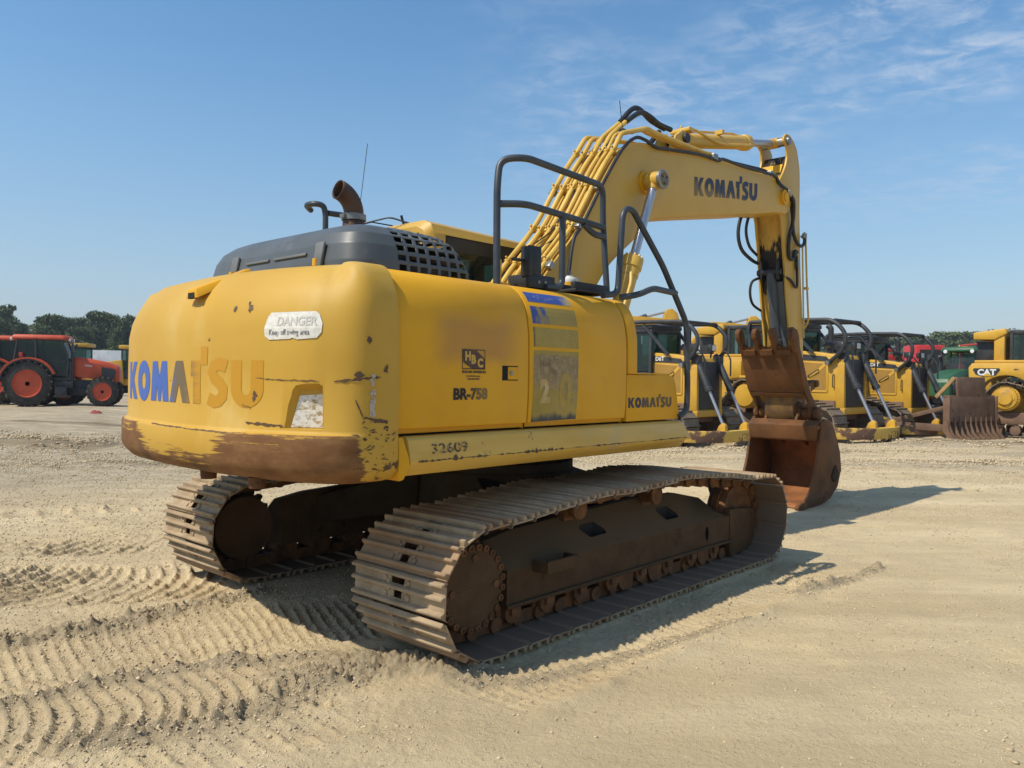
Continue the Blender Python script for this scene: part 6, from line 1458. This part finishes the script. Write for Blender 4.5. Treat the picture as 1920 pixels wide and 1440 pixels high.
def tractor(loc, rz, label, paint, rim, roof, wb=2.95, word_=None, sc_=1.0, group='tractors parked across the yard'):
    o = empty('tractor', loc, rz); o.scale = (sc_,) * 3; tag(o, label, 'tractor', group)
    for s_ in (-1, 1):
        wheel(o, (0, s_ * .80, .90), .90, .48, rim, s_, 22); wheel(o, (wb, s_ * .78, .60), .60, .36, rim, s_, 18)
        F_ = arc(0, .92, 1.06, 1.0, 178, 22, 14); G_ = arc(0, .92, 1.00, .94, 22, 178, 14)
        b = MB(); b.prism(F_ + G_, s_ * .55, s_ * 1.05); fe = sub(o, b, 'rear_fender', paint, 40)
        b = MB(); b.prism(arc(0, .92, .99, .93, 175, 20, 12) + arc(0, .92, .95, .89, 20, 175, 12), s_ * .56, s_ * 1.04); sub(fe, b, 'fender_liner', m_dblack, 40)
        b = MB(); b.bx(-.30, -.18, s_ * .95 - .07, s_ * .95 + .07, 1.92, 2.10); sub(fe, b, 'tail_lamp', m_redm, 30, .02)
    b = MB(); b.bx(-.6, wb * .95, -.28, .28, .55, 1.05); b.cyl((0, -.6, .9), (0, .6, .9), .16, n=18); b.bx(wb - .15, wb + .15, -.62, .62, .48, .68); b.bx(1.2, wb - .5, -.35, .35, .45, .75); sub(o, b, 'chassis', m_dblack, 30, .03)
    b = MB(); b.bx(.95, 1.45, -1.0, -.45, .38, .46); b.bx(.97, 1.43, -.98, -.90, .46, .80); b.bx(.97, 1.0, -.98, -.92, .40, 1.0); b.bx(1.40, 1.43, -.98, -.92, .40, 1.0); b.bx(.9, 1.6, -.75, -.35, .75, 1.0); sub(o, b, 'step', m_dblack, 30, .01)
    hb = MB()
    def hr(x, zt, zb, hw): return [Vector((x, -hw, zb)), Vector((x, -hw, zt - .14)), Vector((x, -hw * .82, zt)), Vector((x, hw * .82, zt)), Vector((x, hw, zt - .14)), Vector((x, hw, zb))]
    hb.loft([hr(1.50, 1.98, 1.20, .43), hr(2.2, 1.90, 1.12, .42), hr(2.9, 1.76, 1.0, .40), hr(3.22, 1.62, .98, .38), hr(3.30, 1.48, 1.0, .36)]); hd = sub(o, hb, 'hood', paint, 40, .02)
    for s_ in (-1, 1):
        b = MB(); b.prism([(2.62, 1.05), (2.62, 1.58), (3.10, 1.50), (3.16, 1.40), (3.10, 1.10)], s_ * .408, s_ * .425); sub(hd, b, 'side_grille', m_dblack, 0)
    if word_: flat_text(hd, 'lettering', word_, .10, m_white, side_M(1.98, -.432, 1.60) @ Matrix.Rotation(R(-5), 4, 'Z'), .002)
    # cab
    b = MB()
    for s_ in (-1, 1):
        b.tube([(1.35, s_ * .62, 1.05), (1.42, s_ * .66, 1.9), (1.16, s_ * .66, 2.62)], .035, 8, rnd=.2); b.tube([(.25, s_ * .70, 1.85), (.22, s_ * .68, 2.65)], .04, 8); b.tube([(-.55, s_ * .70, 1.75), (-.42, s_ * .66, 2.65)], .035, 8); b.bar((.2, s_ * .66, 1.10), (1.35, s_ * .62, 1.08), .05, .12)
    b.bx(-.5, 1.35, -.55, .55, 1.0, 1.12); b.bx(-.5, .1, -.62, .62, 1.1, 1.75); cb = sub(o, b, 'cab_frame', m_dblack, 40)
    b = MB(); b.loft([[Vector((x, y, z)) for x, y in ((-.62, -.70), (1.25, -.68), (1.42, -.5), (1.42, .5), (1.25, .68), (-.62, .70), (-.70, .4), (-.70, -.4))] for z in (2.62, 2.70)] + [[Vector((x * .93 + .02, y * .9, 2.80)) for x, y in ((-.62, -.70), (1.25, -.68), (1.42, -.5), (1.42, .5), (1.25, .68), (-.62, .70), (-.70, .4), (-.70, -.4))]]); rf = sub(o, b, 'cab_roof', roof, 40, .03)
    for x, y in ((-.70, -.55), (-.70, .55), (1.44, -.45), (1.44, .45)): b = MB(); b.lathe((x, y, 2.62), (1 if x > 0 else -1, 0, 0), [(-.08, .05), (.0, .07), (.01, .06)], 14); sub(rf, b, 'lamp', m_lamp)
    for nm, q in (('side_window', [(.28, 1.20), (1.34, 1.20), (1.40, 1.9), (1.15, 2.6), (.25, 2.6)]), ('rear_window', [(-.50, 1.85), (.20, 1.85), (.20, 2.6), (-.42, 2.6)])):
        for s_ in (-1, 1): b = MB(); b.prism(q, s_ * .655, s_ * .662); sub(cb, b, nm, m_dglass, 0)
    b = MB(); b.add([(1.42, -.6, 1.9), (1.42, .6, 1.9), (1.16, .6, 2.6), (1.16, -.6, 2.6)], [(0, 1, 2, 3)]); sub(cb, b, 'windscreen', m_dglass, 0); b = MB(); b.add([(-.55, -.6, 1.8), (-.55, .6, 1.8), (-.43, .6, 2.6), (-.43, -.6, 2.6)], [(0, 1, 2, 3)]); sub(cb, b, 'rear_glass', m_dglass, 0)
    b = MB(); b.bx(.0, .45, -.25, .25, 1.45, 1.6); b.bx(-.08, .06, -.25, .25, 1.55, 2.25); b.lathe((.98, 0, 1.72), (.5, 0, .6), [(0, .02), (.25, .02)], 8); b.tube([(1.02 + .12 * math.cos(R(a)), .18 * math.sin(R(a)), 1.85 + .05 * math.cos(R(a))) for a in range(0, 360, 30)], .018, 6, closed=True); b.bx(1.1, 1.35, -.4, .4, 1.15, 1.75); sub(cb, b, 'seat_and_wheel', m_dblack, 30, .02)
    b = MB(); b.tube([(1.55, -.55, 1.0), (1.55, -.55, 2.30), (1.72, -.55, 2.45)], .06, 12, rnd=.1); sub(o, b, 'exhaust_stack', m_dblack)
    b = MB(); b.bar((1.30, -.66, 2.45), (1.62, -.85, 2.5), .03, .03); b.bx(1.58, 1.64, -1.0, -.78, 2.15, 2.5); sub(o, b, 'mirror', m_dblack, 30, .01)
    b = MB(); b.bx(wb + .1, wb + .4, -.3, .3, .75, 1.0); sub(o, b, 'front_weight', m_dblack, 30, .04)
    return o
tr1 = tractor((-19.95, 33.2, .22), R(19), 'orange red tractor with cab, shown whole, its wheels toward the excavator', m_red, m_red, m_red, 2.72, 'M9960')
tr1.scale = (1, 1, 1.06)
tr2 = copy_tree(tr1); tr2.location = (-22.15, 34.3, .22); tr2['label'] = 'orange red tractor at the picture edge behind the whole one'
tractor((19.4, 33.6, 0), R(222), 'green tractor with yellow rims between the rake and the last bulldozer', m_green, m_rimy, m_green, 2.6, None, 1.12)

# ------------------------------------------------------------------ articulated loaders on the left
def loader(loc, rz, label):
    o = empty('wheel_loader', loc, rz); tag(o, label, 'wheel loader', 'wheel loaders behind the red tractors')
    for x in (-1.5, 1.5):
        for s_ in (-1, 1): wheel(o, (x, s_ * .95, .72), .72, .5, m_rimy, s_, 16)
    b = MB(); b.prism([(-2.7, .9), (-2.75, 1.7), (-2.4, 2.05), (-.6, 2.35), (-.5, .9)], -.85, .85); sub(o, b, 'engine_cover', m_cat, 30, .06)
    b = MB(); b.bx(-2.85, -2.6, -.8, .8, .9, 1.85); sub(o, b, 'rear_grille', m_dblack, 30, .05)
    b = MB(); b.bx(-.6, 1.9, -.6, .6, .8, 1.35); sub(o, b, 'front_frame', m_cat, 30, .05)
    b = MB()
    for x in (-.65, .55):
        for y in (-.65, .65): b.bar((x, y, 1.3), (x, y * .95, 3.0), .08, .08)
    b.bx(-.7, .6, -.7, .7, 1.2, 1.8); cb = sub(o, b, 'cab', m_dblack, 30, .02)
    b = MB(); b.bx(-.8, .75, -.80, .80, 3.0, 3.22); sub(o, b, 'cab_roof', m_cat, 30, .04)
    for a in ((-.6, .5, -.68, -.672), (-.6, .5, .672, .68)): b = MB(); b.bx(a[0], a[1], a[2], a[3], 1.8, 2.98); sub(cb, b, 'window', m_dglass, 0)
    b = MB(); b.bar((1.0, -.5, 1.5), (2.9, -.5, .7), .12, .3); b.bar((1.0, .5, 1.5), (2.9, .5, .7), .12, .3); b.prism([(2.8, .2), (2.75, 1.1), (3.3, 1.15), (3.1, .75), (3.2, .4), (3.7, .22)], -1.25, 1.25); sub(o, b, 'bucket', m_dblack, 30, .02)
    return o
ld = loader((-22.9, 48.5, .10), R(14), 'yellow wheel loader showing between the tractor hood and the counterweight')
for (x, y, rz, lb) in ((-26.75, 49.2, 12, 'yellow wheel loader behind the tractor exhaust'), (-27.6, 47.2, 20, 'yellow wheel loader seen through the tractor cab glass')):
    c = copy_tree(ld); c.location = (x, y, .22); c.rotation_euler = (0, 0, R(rz)); c['label'] = lb

# ------------------------------------------------------------------ red machine, trailer and scrap
def red_machine():
    o = empty('forestry_loader', (19.6, 38, 0), R(176)); o.scale = (1.1, 1.1, 1.1); tag(o, 'red forestry loader standing behind the sweep bars of the rake bulldozer', 'forestry loader')
    for x in (-1.4, 1.4):
        for s_ in (-1, 1): wheel(o, (x, s_ * 1.0, .75), .75, .5, m_redm, s_, 16)
    b = MB(); b.prism([(-2.4, .9), (-2.4, 2.1), (-.6, 2.35), (-.6, .9)], -.9, .9); sub(o, b, 'engine_cover', m_redm, 30, .06)
    b = MB(); b.bx(-.6, .6, -.7, .7, 1.2, 3.1); cb = sub(o, b, 'cab', m_redm, 30, .06)
    b = MB(); b.bx(-.45, .45, -.71, -.702, 1.9, 2.9); sub(cb, b, 'window', m_dglass, 0); b = MB(); b.bx(-.45, .45, .702, .71, 1.9, 2.9); sub(cb, b, 'window', m_dglass, 0)
    b = MB(); b.bx(-.6, 2.4, -.5, .5, .8, 1.4); sub(o, b, 'front_frame', m_redm, 30, .05)
    b = MB(); b.bar((.9, 0, 1.4), (1.0, 0, 2.6), .25, .3); b.bar((.95, 0, 2.5), (3.4, 0, 3.0), .16, .22); sub(o, b, 'boom', m_redm, 30, .02)
    b = MB(); b.cyl((1.2, 0, 2.85), (2.4, 0, 3.05), .07, n=12); b.cyl((2.3, 0, 3.04), (3.2, 0, 3.18), .035, n=10); sub(o, b, 'boom_cylinder', m_redm)
    b = MB(); b.tube([(-1.9, -.75, 2.1), (-1.9, -.75, 3.15), (-1.9, .75, 3.15), (-1.9, .75, 2.1)], .04, 8, rnd=.1); sub(o, b, 'guard_rail', m_redm, 50)
red_machine()
b = MB(); b.bx(-5.5, 5.5, -1.25, 1.25, 1.0, 3.75)
for k in range(19): b.bx(-5.4 + k * .6, -5.36 + k * .6, -1.265, -1.25, 1.0, 3.75)
b2 = empty('box_trailer', (-30.1, 66, -.30), R(22)); tag(b2, 'long white box trailer standing behind the wheel loaders', 'trailer')
b.build('trailer_body', worn('trailer_white', (.62, .64, .66), (.50, .52, .54), 1.5), b2, 30, .02)
for x in (-3.6, -4.8):
    for s_ in (-1, 1): wheel(b2, (x, s_ * 1.0, .5), .5, .3, m_steel, s_, 12)
b = MB(); b.bx(3.0, 3.3, -1.0, -.8, .0, 1.0); b.bx(3.0, 3.3, .8, 1.0, .0, 1.0); b.build('landing_leg', m_dblack, b2, 30)
b = MB(); pts = [(.22 * math.cos(a) * random.uniform(.6, 1.2), .12 * math.sin(a) * random.uniform(.6, 1.2)) for a in [2 * PI * k / 11 for k in range(11)]]
b.add([(x, y, .005) for x, y in pts] + [(x * .6, y * .6, random.uniform(.05, .13)) for x, y in pts] + [(0, 0, .10)], [(i, (i + 1) % 11, 11 + (i + 1) % 11, 11 + i) for i in range(11)] + [(11 + i, 11 + (i + 1) % 11, 22) for i in range(11)])
o = b.build('rag', worn('red_cloth', (.30, .035, .03), (.22, .03, .03), 9), None, 40); o.location = (-14.6, 28.0, .22); tag(o, 'crumpled red rag lying on the dirt below the tractor front wheel', 'rag')

# ------------------------------------------------------------------ trees
def leaf_mat():
    g = NG('pine_foliage'); rnd = g.rand(); n = g.noise(.9, None, 4); n2 = g.noise(6, None, 3)
    c = g.mix(g.ss(n, .35, .65), (.050, .076, .034), (.095, .135, .052)); c = g.mix(g.math('MULTIPLY', rnd, .6), c, (.135, .16, .06)); c = g.mix(g.ss(n2, .6, .72), c, (.09, .115, .045))
    m = g.fin(c, .75, 0, .2); return m
m_leaf = leaf_mat(); m_bark = worn('pine_bark', (.10, .07, .05), (.16, .115, .085), 6)
def crown_mesh(seed, h, kind):
    rg = np.random.default_rng(seed); P_ = []; F_ = []
    ncl = 34 if kind == 0 else 30
    for k in range(ncl):
        t = rg.random() ** .8
        z = h * (.30 + .66 * t) if kind == 0 else h * (.14 + .80 * t)
        env = (1.0 - .72 * abs((z / h) - .58) / .45) if kind == 0 else (1.02 - .82 * (z / h))
        rmax = h * (.24 if kind == 0 else .25) * max(.18, env)
        a = rg.uniform(0, 2 * PI); r = rmax * math.sqrt(rg.random())
        c = np.array([r * math.cos(a), r * math.sin(a), z]); s_ = h * rg.uniform(.05, .095)
        n = 120
        d = rg.normal(size=(n, 3)); d /= np.linalg.norm(d, axis=1)[:, None]; d *= rg.random((n, 1)) ** .45
        ctr = c + d * s_ * np.array([1.25, 1.25, .75])
        for q in ctr:
            e = rg.normal(size=3); e /= np.linalg.norm(e); f = np.cross(e, rg.normal(size=3)); f /= np.linalg.norm(f); L_ = h * rg.uniform(.008, .019)
            b0 = len(P_); P_ += [q - e * L_ - f * L_ * .5, q + e * L_ - f * L_ * .6, q + e * L_ * .7 + f * L_ * .7, q - e * L_ * .8 + f * L_ * .5]; F_.append((b0, b0 + 1, b0 + 2, b0 + 3))
    me = bpy.data.meshes.new('crown'); me.from_pydata([tuple(p) for p in P_], [], F_); me.materials.append(m_leaf); return me
def trunk_mesh(seed, h):
    rg = random.Random(seed); b = MB(); top = h * .86
    pts = [(rg.uniform(-.04, .04) * h * .3 * t, rg.uniform(-.04, .04) * h * .3 * t, top * t) for t in (0, .25, .5, .75, 1)]
    b.tube(pts, [h * .018, h * .016, h * .013, h * .008, h * .003], 8)
    for k in range(9):
        t = rg.uniform(.35, .9); a = rg.uniform(0, 2 * PI); L_ = h * rg.uniform(.08, .18); z = top * t
        b.tube([(0, 0, z), (L_ * .5 * math.cos(a), L_ * .5 * math.sin(a), z + L_ * .2), (L_ * math.cos(a), L_ * math.sin(a), z + L_ * .35)], [h * .006, h * .004, h * .002], 6)
    return b.mesh('trunk', m_bark)
protos = [(crown_mesh(100 + k, 10, 0 if k < 5 else 1), trunk_mesh(200 + k, 10)) for k in range(7)]
def tree(x, y, h, k, label, group, name='pine_tree', wide=1.0):
    o = empty(name, (x, y, -.1), random.uniform(0, 6)); o.scale = (h / 10 * wide, h / 10 * wide, h / 10); tag(o, label, 'tree', group)
    for nm, me in (('crown', protos[k][0]), ('trunk', protos[k][1])):
        c = bpy.data.objects.new(nm, me); COL.objects.link(c); c.parent = o
def by_px(px, d): return ((px - 960) / 1494.1 * d, d)
rt = random.Random(5)
px = -70
while px < 330:                                            # the dark wood on the left, front rank then back rank
    d = rt.uniform(118, 132); x, y = by_px(px, d); tgt = (612 if 40 < px < 75 else (572 if px < 25 else 588)) + rt.uniform(-9, 26); hz = 707.9 + (px - 960) * .0118
    h = 1.66 + (hz - tgt) * d / 1494; tree(x, y, h, rt.randrange(5), 'dark dense pine in the wood beyond the tractors', 'dark pines beyond the tractors', wide=rt.uniform(.65, 1.05)); px += rt.uniform(7, 13)
px = -70
while px < 330:
    d = rt.uniform(136, 150); x, y = by_px(px, d); hz = 707.9 + (px - 960) * .0118; tgt = (598 if px > 25 else 585) + rt.uniform(-6, 18)
    if 45 < px < 72: tgt += 18
    h = 1.66 + (hz - tgt) * d / 1494; tree(x, y, h, rt.randrange(5), 'dark dense pine in the wood beyond the tractors', 'dark pines beyond the tractors', wide=rt.uniform(1.0, 1.25)); px += rt.uniform(12, 18)
px = -60
while px < 330:
    d = rt.uniform(104, 114); x, y = by_px(px, d); tree(x, y, rt.uniform(3.4, 5.6), rt.choice((5, 6, 0)), 'low young tree along the foot of the dark wood', 'young trees at the wood edge', 'young_tree', rt.uniform(1.3, 1.8)); px += rt.uniform(10, 18)
px = 1175
while px < 2010:                                           # the farther, lighter wood on the right
    d = rt.uniform(165, 190); x, y = by_px(px, d); hz = 707.9 + (px - 960) * .0118
    top = 664 if px < 1480 else (630 if px < 1690 else (624 if px < 1790 else 620)); tgt = top + rt.uniform(-7, 14)
    h = 1.66 + (hz - tgt) * d / 1494; tree(x, y, h, rt.choice((0, 1, 2, 5, 6, 6)), 'far light green pine on the skyline behind the bulldozers', 'far pines behind the bulldozers', wide=rt.uniform(1.0, 1.35)); px += rt.uniform(7, 11)
px = 1180
while px < 2010:
    d = rt.uniform(150, 162); x, y = by_px(px, d); hz = 707.9 + (px - 960) * .0118
    top = 684 if px < 1480 else 656; tgt = top + rt.uniform(-6, 14)
    h = 1.66 + (hz - tgt) * d / 1494; tree(x, y, h, rt.choice((0, 3, 4, 5, 6)), 'far light green pine on the skyline behind the bulldozers', 'far pines behind the bulldozers', wide=rt.uniform(1.2, 1.6)); px += rt.uniform(10, 15)
# ------------------------------------------------------------------ the summer air over the yard
mh = bpy.data.materials.new('summer_haze'); mh.use_nodes = True; th = mh.node_tree; th.nodes.clear()
ho = th.nodes.new('ShaderNodeOutputMaterial'); hv = th.nodes.new('ShaderNodeVolumePrincipled')
hv.inputs['Color'].default_value = (.82, .88, .95, 1); hv.inputs['Density'].default_value = .00045; hv.inputs['Anisotropy'].default_value = .2
th.links.new(hv.outputs[0], ho.inputs['Volume'])
b = MB(); b.bx(-440, 440, -440, 440, -3.0, 24.0); hz_o = b.build('haze', mh, None, 0); tag(hz_o, 'thin summer haze over the yard', 'haze', kind='stuff')
